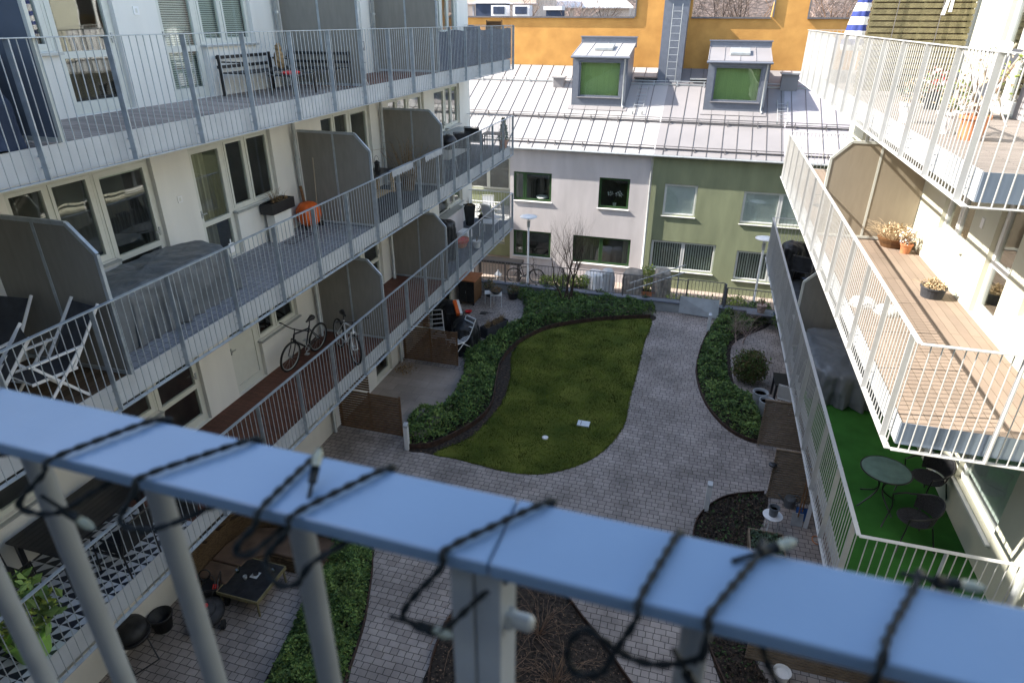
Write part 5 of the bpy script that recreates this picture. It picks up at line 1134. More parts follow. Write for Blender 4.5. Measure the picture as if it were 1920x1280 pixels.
covered('covered_furniture', 'black cover with a raised end further back on the far patio', 'cover', (-7.95, 19.5, 0), .9, .4, .6, 1.0, 'blackc', seed=14, folds=9, amp=.05, flare=.05, ex=.8, dome=.25)
def lounge(label, loc, rz):
    t = thing('lounge_chair', label, 'chair', (0, 0, 0), 'slatted lounge chairs behind the far screen'); b = MB()
    P = [(-.35, .34), (0, .30), (.25, .42), (.55, .95)]
    for k in range(13):
        s_ = k / 12 * 3; i = min(2, int(s_)); f = s_ - i; x = P[i][0] + (P[i + 1][0] - P[i][0]) * f; z = P[i][1] + (P[i + 1][1] - P[i][1]) * f; b.box(x - .012, -.22, z, x + .05, .22, z + .012)
    b.build('sling', 'fascia', t)
    b = MB()
    for y in (-.24, .24): b.tube(smoothpts([(x, y, z) for x, z in P], 4), .016, 6); b.tube([(-.3, y, 0), (.1, y, .33)], .014, 6); b.tube([(.35, y, 0), (-.1, y, .33)], .014, 6)
    b.build('frame', 'white', t); return place(t, loc, rz)
lounge('grey white slatted lounge chair leaning behind the far screen near the wall', (-7.85, 18.25, .2), math.radians(120)); lounge('grey white slatted lounge chair leaning at the free end of the far screen', (-6.95, 17.85, .3), math.radians(60))
t = thing('cardboard_box', 'orange and white printed box lying on the black furniture cover', 'box', (-7.45, 19.1, 1.08)); T_ = Matrix.Translation((-7.45, 19.1, 1.18)) @ Matrix.Rotation(.6, 4, 'Z') @ Matrix.Rotation(.5, 4, 'X'); b = MB(); b.box(-.09, -.3, -.06, .03, .3, .06, 0, T_); b.build('orange_side', 'orangep', t); b = MB(); b.box(.031, -.3, -.06, .12, .3, .06, 0, T_); b.build('white_side', 'white', t)
t = thing('cabinet', 'brown wooden outdoor cabinet at the far end of the left patio', 'cabinet', (-8.15, 22.3, 0)); b = MB(); b.box(-8.5, 22.0, .1, -7.85, 22.9, 1.0); b.build('body', 'wood', t); b = MB(); b.box(-8.55, 21.95, 1.001, -7.8, 22.95, 1.04); b.build('top', 'terra', t); b = MB(); b.box(-8.49, 21.98, .12, -8.18, 21.998, .98); b.box(-8.17, 21.98, .12, -7.86, 21.998, .98); d_ = b.build('door', 'blackc', t); k = MB(); k.tube([(-8.2, 21.97, .5), (-8.2, 21.97, .6)], .01, 5); k.build('handle', 'zinc', d_)
for x, y in ((-8.45, 22.05), (-7.9, 22.05), (-8.45, 22.85), (-7.9, 22.85)): k = MB(); k.box(x - .03, y - .03, 0, x + .03, y + .03, .099); k.build('leg', 'black', t)
table('white wire cube side table carrying a bowl of dried plants', (-7.05, 22.3, 0), .3, .45, .45, .5, 'white', 'white', .018, name='wire_table', th=.02)
table('white wire cube side table standing behind the one with the bowl', (-7.4, 22.55, 0), .3, .38, .38, .42, 'white', 'white', .018, name='wire_table', th=.02)
t = thing('plant_bowl', 'black bowl of dried brown plants on the white wire table', 'plant', (-7.05, 22.3, .502)); b = MB(); b.lathe([(.12, 0), (.25, .13), (.27, .15), (.23, .13), (0, .11)], (-7.05, 22.3, .502), 18); b.build('bowl', 'black', t); b = MB(); leafball(b, (-7.05, 22.3, .68), .22, .22, .1, 200, .06, 1); b.build('dried_plants', 'dry', t)
t = thing('planter', 'long grey planter with dry reddish plants beside the left hedge', 'planter', (-6.35, 19.85, 0)); T_ = Matrix.Translation((-6.35, 19.85, 0)) @ Matrix.Rotation(math.radians(-25), 4, 'Z')
b = MB()
for (a, c, d_, e) in ((-.18, -.55, .18, -.52), (-.18, .52, .18, .55), (-.18, -.519, -.15, .519), (.15, -.519, .18, .519)): b.box(a, c, 0, d_, e, .42, 0, T_)
b.build('trough', 'charc', t); b = MB(); b.box(-.149, -.518, .05, .149, .518, .36, 0, T_); b.build('soil', 'soil', t)
b = MB()
for k in range(8): q = T_ @ Vector((random.uniform(-.1, .1), -.45 + k * .13, .36)); drygrass(b, q, 12, .3, .25); leafball(b, (q.x, q.y, q.z + .12), .1, .1, .1, 40, .05, 1)
b.build('dry_plants', 'dry', t)
t = thing('dust_pan', 'dark flat dust pan lying on the far patio', 'dust pan', (-7.3, 21.4, 0)); b = MB(); b.box(-7.4, 21.3, .008, -7.15, 21.55, .03); b.build('pan', 'black', t); b = MB(); b.tube([(-7.15, 21.42, .03), (-6.9, 21.5, .05)], .01, 5); b.build('handle', 'black', t)
t = thing('toys', 'small red plastic pot on the far patio floor in front of the cabinet', 'pot', (-7.85, 21.3, 0)); b = MB(); b.lathe([(.08, 0), (.14, .07), (.12, .07), (0, .04)], (-7.85, 21.3, .006), 14); b.build('pot', 'red', t)
potplant('small black pot with dark foliage between cabinet and low wall', (-7.6, 23.15, 0), .18, .32, 'black', 160, .25, .2, .08, ('leaf2', 'dry')); potplant('brown shrub in a dark tub next to the low wall', (-6.6, 23.15, 0), .22, .28, 'black', 200, .3, .18, .07, ('dry', 'leaf2'))
# near patio below: rattan corner sofa, coffee table, mower, barbecue
t = thing('corner_sofa', 'brown woven rattan corner sofa with a rounded back under the lowest left balcony', 'sofa', (-6.4, 8.2, 0))
def arc(cx, cy, r0, a0, a1, n=14): return [(cx + r0 * math.cos(a0 + (a1 - a0) * i / n), cy + r0 * math.sin(a0 + (a1 - a0) * i / n)) for i in range(n + 1)]
OX = -1.03
cx, cy = -6.6 + OX, 7.95
outer = [(-7.55 + OX, 7.05)] + [(-7.55 + OX, 7.95)] + arc(cx, cy, .95, PI, PI / 2) + [(-6.2, 8.9)]
inner = [(-6.2, 8.72)] + arc(cx, cy, .77, PI / 2, PI) + [(-7.37 + OX, 7.05)]
b = MB(); b.prism(outer + inner, .04, .85); b.build('backrest', 'rattan', t)
seat = [(-7.36 + OX, 7.05)] + [(-7.36 + OX, 7.95)] + arc(cx, cy, .76, PI, PI / 2) + [(-6.2, 8.71), (-6.2, 8.0), (-6.35 + OX, 8.0), (-6.65 + OX, 7.7), (-6.65 + OX, 7.05)]
b = MB(); b.prism(seat, .04, .36); b.build('base', 'rattan', t)
M['rattanc'] = mat('brown_seat_cushion', (.13, .085, .06), .9, var=.2, scale=3, bump=.3, bscale=120)
for pl_ in ([(-7.34, 7.07), (-6.67, 7.07), (-6.67, 7.5), (-7.34, 7.5)], [(-7.34, 7.53), (-6.67, 7.53), (-6.66, 7.72), (-6.37, 7.99), (-6.3, 8.68), (-6.6, 8.69), (-7.0, 8.56), (-7.25, 8.3), (-7.34, 7.95)], [(-6.34, 8.02), (-5.2, 8.02), (-5.2, 8.69), (-6.27, 8.69)]): b = MB(); b.prism([(q_[0] + OX, q_[1]) for q_ in pl_], .362, .45); b.build('seat_cushion', 'rattanc', t, bevel=.025)
c0 = gz(480, 1090, .42); table('low coffee table with black top and pale wooden rim in front of the rattan sofa', (-7.31, 7.34, 0), math.radians(0), .86, .90, .42, 'blackc', 'lat', .03, name='coffee_table', rim='lat')
for i, (x, y, lb) in enumerate(((-7.42, 7.30, 'small round glass candle holder at the middle of the coffee table'), (-7.2, 7.66, 'small glass on the far side of the coffee table'), (-7.66, 7.40, 'small glass at the sofa side of the coffee table'), (-7.0, 7.60, 'small glass at the far corner of the coffee table'))):
    t = thing('glass', lb, 'glass', (x, y, .421)); b = MB(); b.lathe([(.03, 0), (.04, .08), (.036, .08), (.028, .01), (0, .01)], (x, y, .421), 14); b.build('vessel', 'tglass' if i else 'pot', t, smooth=True)
t = thing('candle', 'black round candle dish on a white napkin on the coffee table', 'candle', (-7.3, 7.46, .421)); b = MB(); b.lathe([(.05, 0), (.055, .05), (.03, .05), (0, .04)], (-7.3, 7.46, .4225), 16); b.build('dish', 'black', t); b = MB(); b.box(-7.38, 7.36, .4205, -7.22, 7.52, .422); b.build('napkin', 'fascia', t)
t = thing('lawn_mower', 'black lawn mower with red cap and folded handle beside the rattan sofa', 'lawn mower', (0, 0, 0)); b = MB(); b.lathe([(.22, .10), (.27, .14), (.27, .24), (.22, .30), (.0, .33)], n=24, sx=1, sy=1.25); b.build('deck', 'charc', t, smooth=True)
b = MB(); b.lathe([(.15, .29), (.16, .36), (.12, .43), (.0, .45)], (0, -.05, 0), 18, sx=1, sy=1.3); b.build('motor_cover', 'charc', t, smooth=True); b = MB(); b.lathe([(.05, .43), (.05, .46), (.03, .48), (0, .48)], (0, -.08, 0), 14); b.build('cap', 'red', t, smooth=True)
for x in (-.27, .27):
    for y, r0 in ((-.26, .09), (.3, .11)): b = MB(); b.tube([(x - .03, y, r0), (x + .03, y, r0)], r0, 18); b.tube([(x - .035, y, r0), (x + .035, y, r0)], r0 * .5, 12); b.build('wheel', 'rubber', t)
b = MB()
for x in (-.2, .2): b.tube([(x, .25, .25), (x, .55, .62), (x * 1.1, .25, .72), (x * 1.1, .05, .66)], .014, 6)
b.tube([(-.22, .05, .66), (.22, .05, .66)], .018, 8); b.tube(smoothpts([(-.2, .3, .3), (0, .5, .6), (.18, .2, .72), (.1, 0, .5)], 4), .008, 5); b.build('handle', 'black', t)
b = MB(); b.tube([(-.1 + .1 * math.cos(a), .6 + .03 * math.sin(a), .55 + .1 * math.sin(a)) for a in [i * .4 for i in range(15)]], .012, 6, closed=True); b.build('cable_loop', 'black', t); b = MB(); b.box(.1, .2, .5, .18, .3, .56); b.box(-.24, .3, .62, -.2, .5, .66); b.build('red_clips', 'red', t)
b = MB(); b.poly([(-.18, .3, .12), (.18, .3, .12), (.16, .62, .2), (-.16, .62, .2)], (0, 0, .26)); b.build('grass_bag', 'blackc', t, bevel=.04)
place(t, (-7.75, 6.6, 0), math.radians(30))
t = thing('folding_grill', 'black portable grill with hinged lid on crossed folding legs below the balcony edge', 'barbecue', (0, 0, 0)); b = MB(); b.lathe([(0, .45), (.2, .46), (.29, .52), (.31, .60), (.29, .60), (.27, .54), (0, .5)], n=24, sx=1.15); b.build('bowl', 'black', t, smooth=True)
b = MB(); b.lathe([(.3, .62), (.26, .72), (.15, .79), (0, .81)], n=24, sx=1.15); ld = b.build('lid', 'blackc', t, smooth=True); b = MB(); b.tube([(-.1, -.3, .66), (-.1, -.36, .68), (.1, -.36, .68), (.1, -.3, .66)], .01, 6); b.tube([(-.16, -.31, .6), (-.02, -.33, .6)], .008, 5); b.build('handle', 'zinc', ld)
for s_ in (-1, 1): b = MB(); b.tube([(-.36, s_ * .22, 0), (.3, s_ * .22, .5)], .012, 6); b.tube([(.36, s_ * .2, 0), (-.3, s_ * .2, .5)], .012, 6); b.build('leg', 'black', t)
b = MB(); b.tube([(-.36, -.22, .012), (-.36, .22, .012)], .012, 6); b.tube([(.36, -.2, .012), (.36, .2, .012)], .012, 6); b.build('foot_bar', 'black', t); place(t, (-8.45, 5.6, 0), math.radians(-25))
t = thing('bucket', 'black bucket standing behind the portable grill', 'bucket', (-8.45, 6.2, 0)); b = MB(); b.lathe([(.15, 0), (.2, .32), (.215, .32), (.215, .34), (.19, .34), (.14, .02), (0, .02)], (-8.45, 6.2, 0), 20); b.build('pail', 'blackc', t, smooth=True)
# ------------------------------------------------------------------ courtyard things
t = thing('drain_cover', 'square grey hatch plate lying in the lawn', 'hatch', (0, 0, 0)); p = gz(1094, 796, 0); b = MB(); b.box(p.x - .17, p.y - .13, .015, p.x + .17, p.y + .13, .055); b.build('plate', 'plate', t, bevel=.005); b = MB(); b.box(p.x - .08, p.y - .09, .0555, p.x - .06, p.y + .09, .058); b.build('groove', 'seam', t)
t = thing('inspection_cap', 'small round white cap in the lawn', 'cap', (0, 0, 0)); p = gz(1022, 822, 0); b = MB(); b.lathe([(.085, .01), (.085, .05), (.06, .06), (0, .062)], (p.x, p.y, 0), 20); b.build('cap', 'white', t, smooth=True)
p = gz(1062, 575, 0); bare_tree('multistem_tree', 'bare multi stemmed young tree growing in the far left hedge bed', (p.x, p.y, 0), 4.6, 'bark', 77, .045, 4, .42, 5, up=.7, kids=(2, 3))
p = gz(1392, 650, 0); bare_tree('bare_shrub', 'pale pinkish bare shrub in the far end of the right hedge', (p.x - .1, p.y + .3, 0), 1.9, 'barkl', 31, .03, 5, .6, 2, 'shrub', up=.35, kids=(3, 4))
t = thing('round_bush', 'soft olive green and brown bush behind the right hedge', 'bush', (0, 0, 0)); p = gz(1398, 715, 0); b = MB(); random.seed(4)
leafball(b, (p.x + .05, p.y, .55), .55, .5, .55, 4200, .075, 3, .35)
M['ol1'] = mat('olive_needles', (.085, .10, .03), .8, var=.3, scale=4); M['ol2'] = mat('brown_needles', (.14, .11, .04), .8, var=.3, scale=4)
b.build('foliage', ['ol1', 'ol2', 'leaf1'], t)
table('black outdoor table on the right patio under the lowest right balcony', (gz(1450, 700, .72).x + .4, gz(1450, 712, .72).y + .1, 0), 0, .8, .8, .72, 'black', 'black', .06, name='dining_table')
for i, (u, v, lb) in enumerate(((1427, 736, 'tall grey tapered pot further from the slat screen'), (1439, 752, 'tall grey tapered pot right against the slat screen'))):
    p = gz(u, v, .5); t = thing('tall_pot', lb, 'pot', (0, 0, 0), 'tall grey pots at the right slat screen'); b = MB(); b.lathe([(.13, 0), (.2, .3), (.22, .5), (.19, .5), (.17, .44), (0, .44)], (p.x, p.y + .06, 0), 22); b.build('pot', 'pot', t, smooth=False); b = MB(); b.lathe([(0, .441), (.165, .441)], (p.x, p.y + .06, 0), 14); drygrass(b, (p.x, p.y + .06, .44), 8, .08, .1); b.build('soil', 'soil', t)
metalchair('small white plastic chair beside the black table on the right patio', (gz(1475, 745, .4).x, gz(1475, 745, .4).y, 0), math.radians(160), 'white', 'white', arms=False, w=.4)
p = gz(1418, 836, 0); slatscreen('slat_screen', 'weathered slatted timber screen at the near end of the right hedge', p.y, p.x, 4.5, .05, 1.45, 'slat', .065)
p2 = gz(1435, 935, 0); slatscreen('slat_screen', 'weathered slatted timber screen behind the dry curved bed', p2.y, p2.x, 4.5, .05, 1.45, 'slat', .065)
p3 = gz(1462, 1290, 0); slatscreen('slat_screen', 'weathered slatted timber screen at the lower edge, seen below the handrail', p3.y + .4, 1.85, 4.5, .05, 1.6, 'slat', .065)
t = thing('wall_lamp', 'small black round lamp fixed on the middle weathered screen', 'lamp', (2.3, p2.y - .03, 1.1)); b = MB(); b.lathe([(.09, 0), (.09, .03), (.05, .05), (0, .05)], (2.45, p2.y - .1, 1.05), 14); b.build('disc', 'black', t)
p = gz(1449, 965, .45); t = thing('round_side_table', 'small round white side table beside the raised planter', 'table', (p.x, p.y, 0)); b = MB(); b.lathe([(0, .43), (.2, .43), (.21, .45), (0, .452)], (p.x, p.y, 0), 26); b.build('table_top', 'white', t)
for k in range(3): b = MB(); b.tube([(p.x + .12 * math.cos(k * 2.1), p.y + .12 * math.sin(k * 2.1), .43), (p.x + .17 * math.cos(k * 2.1), p.y + .17 * math.sin(k * 2.1), 0)], .012, 6); b.build('leg', 'white', t)
t = thing('blue_pot', 'dark blue glazed pot on the round white side table', 'pot', (p.x, p.y, .453)); b = MB(); b.lathe([(.085, 0), (.10, .18), (.12, .2), (.12, .22), (.1, .22), (.085, .15), (0, .15)], (p.x, p.y, .453), 22); b.build('pot', 'tarp', t, smooth=False); b = MB(); b.lathe([(0, .151), (.084, .151)], (p.x, p.y, .453), 14); b.build('soil', 'soil', t)
p = gz(1437, 1020, .2); t = thing('raised_planter', 'raised wooden planter bed with grey green herbs', 'planter', (p.x, p.y, 0)); b = MB(); w, d = .36, .36
for (a, c, e, f) in ((-w, -d, w, -d + .03), (-w, d - .03, w, d), (-w, -d + .031, -w + .03, d - .031), (w - .03, -d + .031, w, d - .031)): b.box(p.x + a, p.y + c, 0, p.x + e, p.y + f, .26)
b.build('frame', 'slat', t); b = MB(); b.box(p.x - w + .031, p.y - d + .031, .008, p.x + w - .031, p.y + d - .031, .2); b.build('soil', 'soil', t); b = MB(); M['herb'] = mat('grey_green_leaf', (.10, .15, .10), .7, var=.3, scale=9)
for k in range(900): b.leaf((p.x + random.uniform(-.31, .31), p.y + random.uniform(-.31, .31), .2 + random.uniform(0, .1)), .05, random.choice((0, 0, 1)), flat=.3)
b.build('herbs', ['herb', 'leaf2'], t)
for i, (u, v, lb, mt) in enumerate(((1500, 975, 'blue and black garden shovel leaning by the screen', 'blue'), (1492, 985, 'wooden handled garden spade leaning beside the blue shovel', 'pot'))):
    p = gz(u, v, 0); t = thing('shovel', lb, 'shovel', (p.x, p.y, 0), 'garden shovels at the screen'); b = MB(); b.tube([(p.x, p.y, .25), (p.x + .1, p.y + .45, 1.15)], .015, 6); b.build('handle', 'wood', t); b = MB(); b.poly([(p.x - .12, p.y - .04, .02), (p.x + .12, p.y - .04, .02), (p.x + .12, p.y + .06, .3), (p.x - .12, p.y + .06, .3)], (0, .015, 0)); b.build('blade', mt, t); b = MB(); b.tube([(p.x + .02, p.y + .47, 1.17), (p.x + .2, p.y + .47, 1.17)], .018, 6); b.build('grip', mt, t)
p = gz(1490, 955, 0); t = thing('watering_can', 'dull grey green watering can at the foot of the middle weathered screen', 'watering can', (p.x - .12, p.y + .1, 0)); b = MB(); b.lathe([(.12, 0), (.13, .22), (.1, .26), (.05, .26)], (p.x - .12, p.y + .1, 0), 18); b.tube([(p.x - .2, p.y + .1, .05), (p.x - .4, p.y + .1, .3)], [.025, .012], 7); b.build('body', 'tarp', t); b = MB(); b.tube(smoothpts([(p.x, p.y + .1, .08), (p.x + .1, p.y + .1, .2), (p.x, p.y + .1, .34), (p.x - .12, p.y + .1, .26)], 3), .012, 6); b.build('handle', 'tarp', t)
p = gz(1512, 990, 0); t = thing('timber_prop', 'pale painted timber board leaning beside the shovels', 'board', (p.x, p.y, 0)); b = MB(); b.bar((p.x - .03, p.y, 0), (p.x + .12, p.y + .5, 1.3), .09, .03); b.build('board', 'fascia', t)
p = gz(1540, 1015, 0); t = thing('horseshoe', 'rusty brown loop of metal lying on the paving near the right balcony', 'loop', (p.x, p.y, 0)); b = MB(); b.tube([(p.x - .1 + .09 * math.cos(a), p.y + .13 * math.sin(a), .02) for a in [i * .35 for i in range(15)]], .012, 5); b.build('loop', 'terra', t)
p = gz(1466, 1262, .2); t = thing('white_mug_pot', 'white pot in front of the lower weathered screen', 'pot', (p.x, p.y, 0)); b = MB(); b.lathe([(.1, 0), (.14, .24), (.15, .26), (.13, .26), (.11, .2), (0, .2)], (p.x, p.y, 0), 20); b.build('pot', 'white', t)
t = thing('plant_shelf', 'grey slab shelf at the low wall on the right patio', 'shelf', (0, 0, 0)); p = gy(1440, 592, 23.2); b = MB(); b.box(p.x - .75, 23.0, .50, p.x + 1.0, 23.5, .55); b.build('slab', 'dorm', t)
for x in (-.6, .85): b = MB(); b.box(p.x + x, 23.05, .008, p.x + x + .08, 23.45, .499); b.build('support', 'conc', t)
potplant('greyish clay pot with a few bare twigs on the slab shelf', (gy(1425, 592, 23.25).x, 23.25, .551), .17, .3, 'barkl', 20, .12, .2, .05, ('dry',), stems=7)
t = thing('hose', 'blue black hose bundle lying on the slab shelf', 'hose', (0, 0, 0)); b = MB(); q = gy(1462, 590, 23.25)
for k in range(3): b.tube([(q.x + .1 * k + .22 * math.cos(a), 23.25 + .16 * math.sin(a), .58 + .03 * k) for a in [i * .4 for i in range(16)]], .018, 6, closed=True)
b.build('coil', 'blue', t)
potplant('dark green foliage clump in the shade behind the right hedge', (gz(1470, 620, 0).x, 22.6, 0), .3, .3, 'soil', 500, .6, .35, .09, ('leaf2', 'leaf1', 'leaf2'))
# bare arching twigs in the bed below the handrail
random.seed(14); t = thing('bare_rose_bush', 'tangled bare pale brown rose canes in the dark bed below the handrail', 'shrub', (0, 0, 0)); b = MB(); cs = [(gz(900, 1200, 0)), (gz(1010, 1190, 0)), (gz(1040, 1290, 0)), (gz(930, 1290, 0))]
for k in range(150):
    c = random.choice(cs); a = random.uniform(0, 6.28); L = random.uniform(.4, 1.15); hgt = random.uniform(.15, .7); P_ = []
    for i in range(7): f = i / 6; P_.append((c.x + random.gauss(0, .02) + math.cos(a + f * .5) * L * f, c.y + random.gauss(0, .02) + math.sin(a + f * .5) * L * f, .02 + hgt * math.sin(PI * f * .8)))
    b.tube(P_, [.006 - .0006 * i for i in range(7)], 4)
b.build('canes', 'twig', t)
# ------------------------------------------------------------------ back path things
bicycle('black city bicycle with carrier parked at the path railing beside the lamp', tuple(gz(985, 529, -.9)), math.radians(8), math.radians(4), 'black', basket=True)
for i, u in enumerate((1022, 1040, 1058, 1077, 1094)):
    p = gy(u, 527, 25.7); zc = p.z; nm = ['first', 'second', 'third', 'fourth', 'fifth'][i]; t = thing('box_ball', nm + ' yellow green clipped bush from the left in the row behind the low wall', 'bush', (p.x, 25.7, -.9), 'clipped bushes behind the low wall'); b = MB(); b.lathe([(.14, 0), (.2, zc + .7), (0, zc + .7)], (p.x, 25.7, -.9), 12); b.build('pot', 'black', t); b = MB(); random.seed(i); leafball(b, (p.x, 25.7, zc), .27, .27, .30, 700, .07, 3, .4); b.build('foliage', ['leafy', 'leaf3', 'leafy'], t)
for i, u in enumerate((1366, 1385)):
    p = gy(u, 566, 26.9); zc = p.z; t = thing('box_ball', ('left' if i == 0 else 'right') + ' yellow green bush of the pair right of the gate post', 'bush', (p.x, 26.9, -.9), 'clipped bushes right of the gate'); b = MB(); b.lathe([(.14, 0), (.2, zc + .7), (0, zc + .7)], (p.x, 26.9, -.9), 12); b.build('pot', 'black', t); b = MB(); leafball(b, (p.x, 26.9, zc), .32, .32, .3, 600, .07, 3, .4); b.build('foliage', ['leafy', 'leaf3', 'leafy'], t)
p = gy(1300, 553, 26); p.y = 26; t = thing('plant_strip', 'low strip of yellow green plants at the foot of the green wall', 'plants', (p.x, 26, -.9)); b = MB()
for k in range(900): b.leaf((p.x + random.uniform(-1.1, 1.1), 26 + random.gauss(0, .12), -.88 + random.uniform(0, .7)), .1, random.choice((0, 1)))
b.build('foliage', ['leafy', 'leaf3'], t)
covered('covered_chair', 'white cloth draped over a chair on the back path in front of the white house', 'cover', tuple(gz(1112, 549, -.9)), .4, .42, .4, .95, 'white', seed=20, folds=5, amp=.10, ex=.8, dome=.15)
covered('covered_chair', 'pale grey cloth cover beside the white draped chair', 'cover', tuple(gz(1136, 549, -.9)), .1, .28, .3, 1.05, 'fascia', seed=22, folds=7, amp=.06, ex=.8, dome=.15)
covered('covered_furniture', 'boxy taupe cover over furniture near the house downspout', 'cover', tuple(gz(1184, 553, -.9)), 0, .42, .42, 1.15, 'tarp2', seed=23, folds=4, amp=.02, ex=.3, dome=.03, flare=0)
covered('covered_barbecue', 'tall taupe barbecue cover in front of the green house window', 'barbecue', tuple(gz(1237, 560, -.9)), .3, .34, .32, 1.3, 'tarp2', seed=24, folds=8, amp=.06, ex=.7, dome=.12, flare=-.1)
potplant('yellow green climbing plant in a terracotta trough on the back path', tuple(gz(1211, 556, -.9)), .35, .3, 'terra', 420, .3, .65, .11, ('leafy', 'leaf3'), square=.5)
t = thing('trestle_table', 'dark narrow table with wire legs at the far left of the back path', 'table', (0, 0, 0)); p = gy(940, 485, 27.2); b = MB(); b.box(p.x - 1.3, 27.0, -.02, p.x + 1.0, 27.5, .12); b.build('trough', 'black', t)
for x in (-1.1, .8): b = MB(); b.box(p.x + x, 27.1, -.9, p.x + x + .05, 27.4, -.021); b.build('leg', 'black', t)
p = gy(934, 502, 26.6); t = thing('lantern', 'white house shaped lantern on the back path by the dark trough', 'lantern', (p.x, 26.6, -.9)); b = MB(); b.box(p.x - .14, 26.46, -.9, p.x + .14, 26.74, -.85); b.box(p.x - .14, 26.46, -.42, p.x + .14, 26.74, -.38)
for x in (-.13, .11):
    for y in (-.13, .11): b.box(p.x + x, 26.6 + y, -.849, p.x + x + .02, 26.6 + y + .02, -.421)
b.lathe([(.17, 0), (.04, .14), (.04, .2), (0, .2)], (p.x, 26.6, -.379), 4); b.build('frame', 'white', t); b = MB(); b.lathe([(.06, 0), (.06, .22), (0, .22)], (p.x, 26.6, -.848), 12); b.build('candle', 'fascia', t)
t = thing('orchid', 'white orchid in a pot behind the single green framed upper window', 'plant', (-3.5, 28.8, 2.6)); b = MB(); b.lathe([(.06, 0), (.08, .14), (0, .14)], (-3.5, 28.8, 2.6), 10); b.build('pot', 'white', t); b = MB()
for s_ in (-1, 1): b.tube(smoothpts([(-3.5, 28.8, 2.7), (-3.5 + s_ * .08, 28.8, 3.1), (-3.5 + s_ * .26, 28.78, 3.2)], 3), .006, 4)
b.build('stem', 'leaf1', t); b = MB(); random.seed(2)
for s_ in (-1, 1):
    for k in range(26): b.leaf((-3.5 + s_ * random.uniform(.1, .32), 28.76, 3.17 + random.gauss(0, .05)), .09, 0)
b.build('flowers', 'white', t)
t = thing('white_bowl', 'wide white bowl on the sill inside the left upper green framed window', 'bowl', (-6.8, 28.8, 2.63)); b = MB(); b.lathe([(.1, 0), (.28, .10), (.3, .16), (.26, .16), (0, .05)], (-6.85, 28.85, 2.63), 18); b.build('bowl', 'white', t, smooth=True)
metalchair('white metal chair on the raised terrace of the white house', (gy(912, 380, 28).x, 28.3, 1.75), math.radians(20), 'white', 'white')
# ------------------------------------------------------------------ things on the right balconies
RA_, RBb, RC_ = FR[3], FR[2], FR[1]
p = gz(1662, 880, RC_ + .7); t = thing('glass_table', 'round green glass table with four splayed black legs on the green turf', 'table', (p.x, p.y, RC_)); b = MB(); b.lathe([(0, .69), (.36, .69), (.36, .7), (0, .7)], (p.x, p.y, RC_), 40); b.build('table_top', 'ttop', t)
b = MB(); b.tube([(p.x + .37 * math.cos(a), p.y + .37 * math.sin(a), RC_ + .694) for a in [i * PI / 20 for i in range(40)]], .012, 6, closed=True); b.build('rim', 'black', t)
for k in range(4): a = k * PI / 2 + .5; b = MB(); b.tube(smoothpts([(p.x + .22 * math.cos(a), p.y + .22 * math.sin(a), RC_ + .68), (p.x + .06 * math.cos(a), p.y + .06 * math.sin(a), RC_ + .45), (p.x + .08 * math.cos(a), p.y + .08 * math.sin(a), RC_ + .25), (p.x + .36 * math.cos(a), p.y + .36 * math.sin(a), RC_ + .02)], 4), .013, 6); b.build('leg', 'black', t, smooth=True)
tb = p
p = gz(1738, 895, RC_ + .45); bistro_chair('black wicker armchair behind the glass table by the pale green wall', (p.x + .02, p.y + .02, RC_), math.radians(-62))
p = gz(1715, 970, RC_ + .45); bistro_chair('black wicker armchair nearest the front railing on the green turf', (p.x, p.y, RC_), math.radians(-80))
covered('covered_sofa', 'grey brown fabric cover over a sofa at the end of the green turf', 'cover', (3.62, 14.0, RC_), 0, .82, 1.2, .72, 'tarp', seed=31, folds=10, amp=.09, flare=.1, ex=.45, dome=.02, n=90)
for i, (u, v, rz, lb) in enumerate(((1505, 505, 160, 'dark reclining garden chair nearest the divider on the shaded lowest right balcony'), (1520, 480, 150, 'dark reclining garden chair in the middle of the shaded lowest right balcony'))):
    p = gz(u, v, RC_ + .45); metalchair(lb, (p.x, p.y, RC_), math.radians(rz), 'charc', 'black', name='reclining_chair', group='dark garden chairs on the shaded right balcony')
p = gz(1478, 462, RC_ + .9); covered('covered_furniture', 'black crumpled cover at the far end of the lowest right balcony', 'cover', (p.x + .15, min(p.y, 22.5), RC_), 0, .3, .5, .95, 'blackc', seed=34, folds=8, amp=.08, ex=.8, dome=.1)
p = gz(1515, 525, RC_ + .4); table('small low table with a white book on the shaded lowest right balcony', (p.x + .1, p.y, RC_), .2, .4, .5, .4, 'navy', 'black', name='low_table')
table('white slatted low table beside the divider on the lowest right balcony', (2.95, 16.2, RC_), 0, .4, .6, .4, 'white', 'black', name='low_table')
# middle right balcony
t = thing('round_planter', 'round dark grey planter of dried plants on the sunlit deck near the glass door', 'planter', (0, 0, 0)); p = gz(1747, 556, RBb); p.x = 4.18; b = MB(); b.lathe([(.17, 0), (.2, .17), (.215, .17), (.215, .19), (.18, .19), (.16, .12), (0, .12)], (p.x, p.y, RBb), 22); b.build('pot', 'charc', t); b = MB(); random.seed(3); leafball(b, (p.x, p.y, RBb + .22), .17, .17, .09, 170, .07, 1); drygrass(b, (p.x, p.y, RBb + .1), 25, .2, .3); b.build('dried_plants', 'palebush', t)
t = thing('twig_basket', 'wide basket of pale dried twigs at the foot of the tan divider', 'planter', (0, 0, 0)); p = gz(1672, 462, RBb); b = MB(); b.lathe([(.2, 0), (.3, .2), (.27, .2), (0, .15)], (p.x, p.y, RBb), 20, sx=1.1, sy=.9); b.build('basket', 'wood', t); b = MB(); drygrass(b, (p.x, p.y, RBb + .1), 220, .38, .55, .004); leafball(b, (p.x, p.y, RBb + .35), .25, .22, .12, 260, .07, 1); b.build('twigs', 'palebush', t)
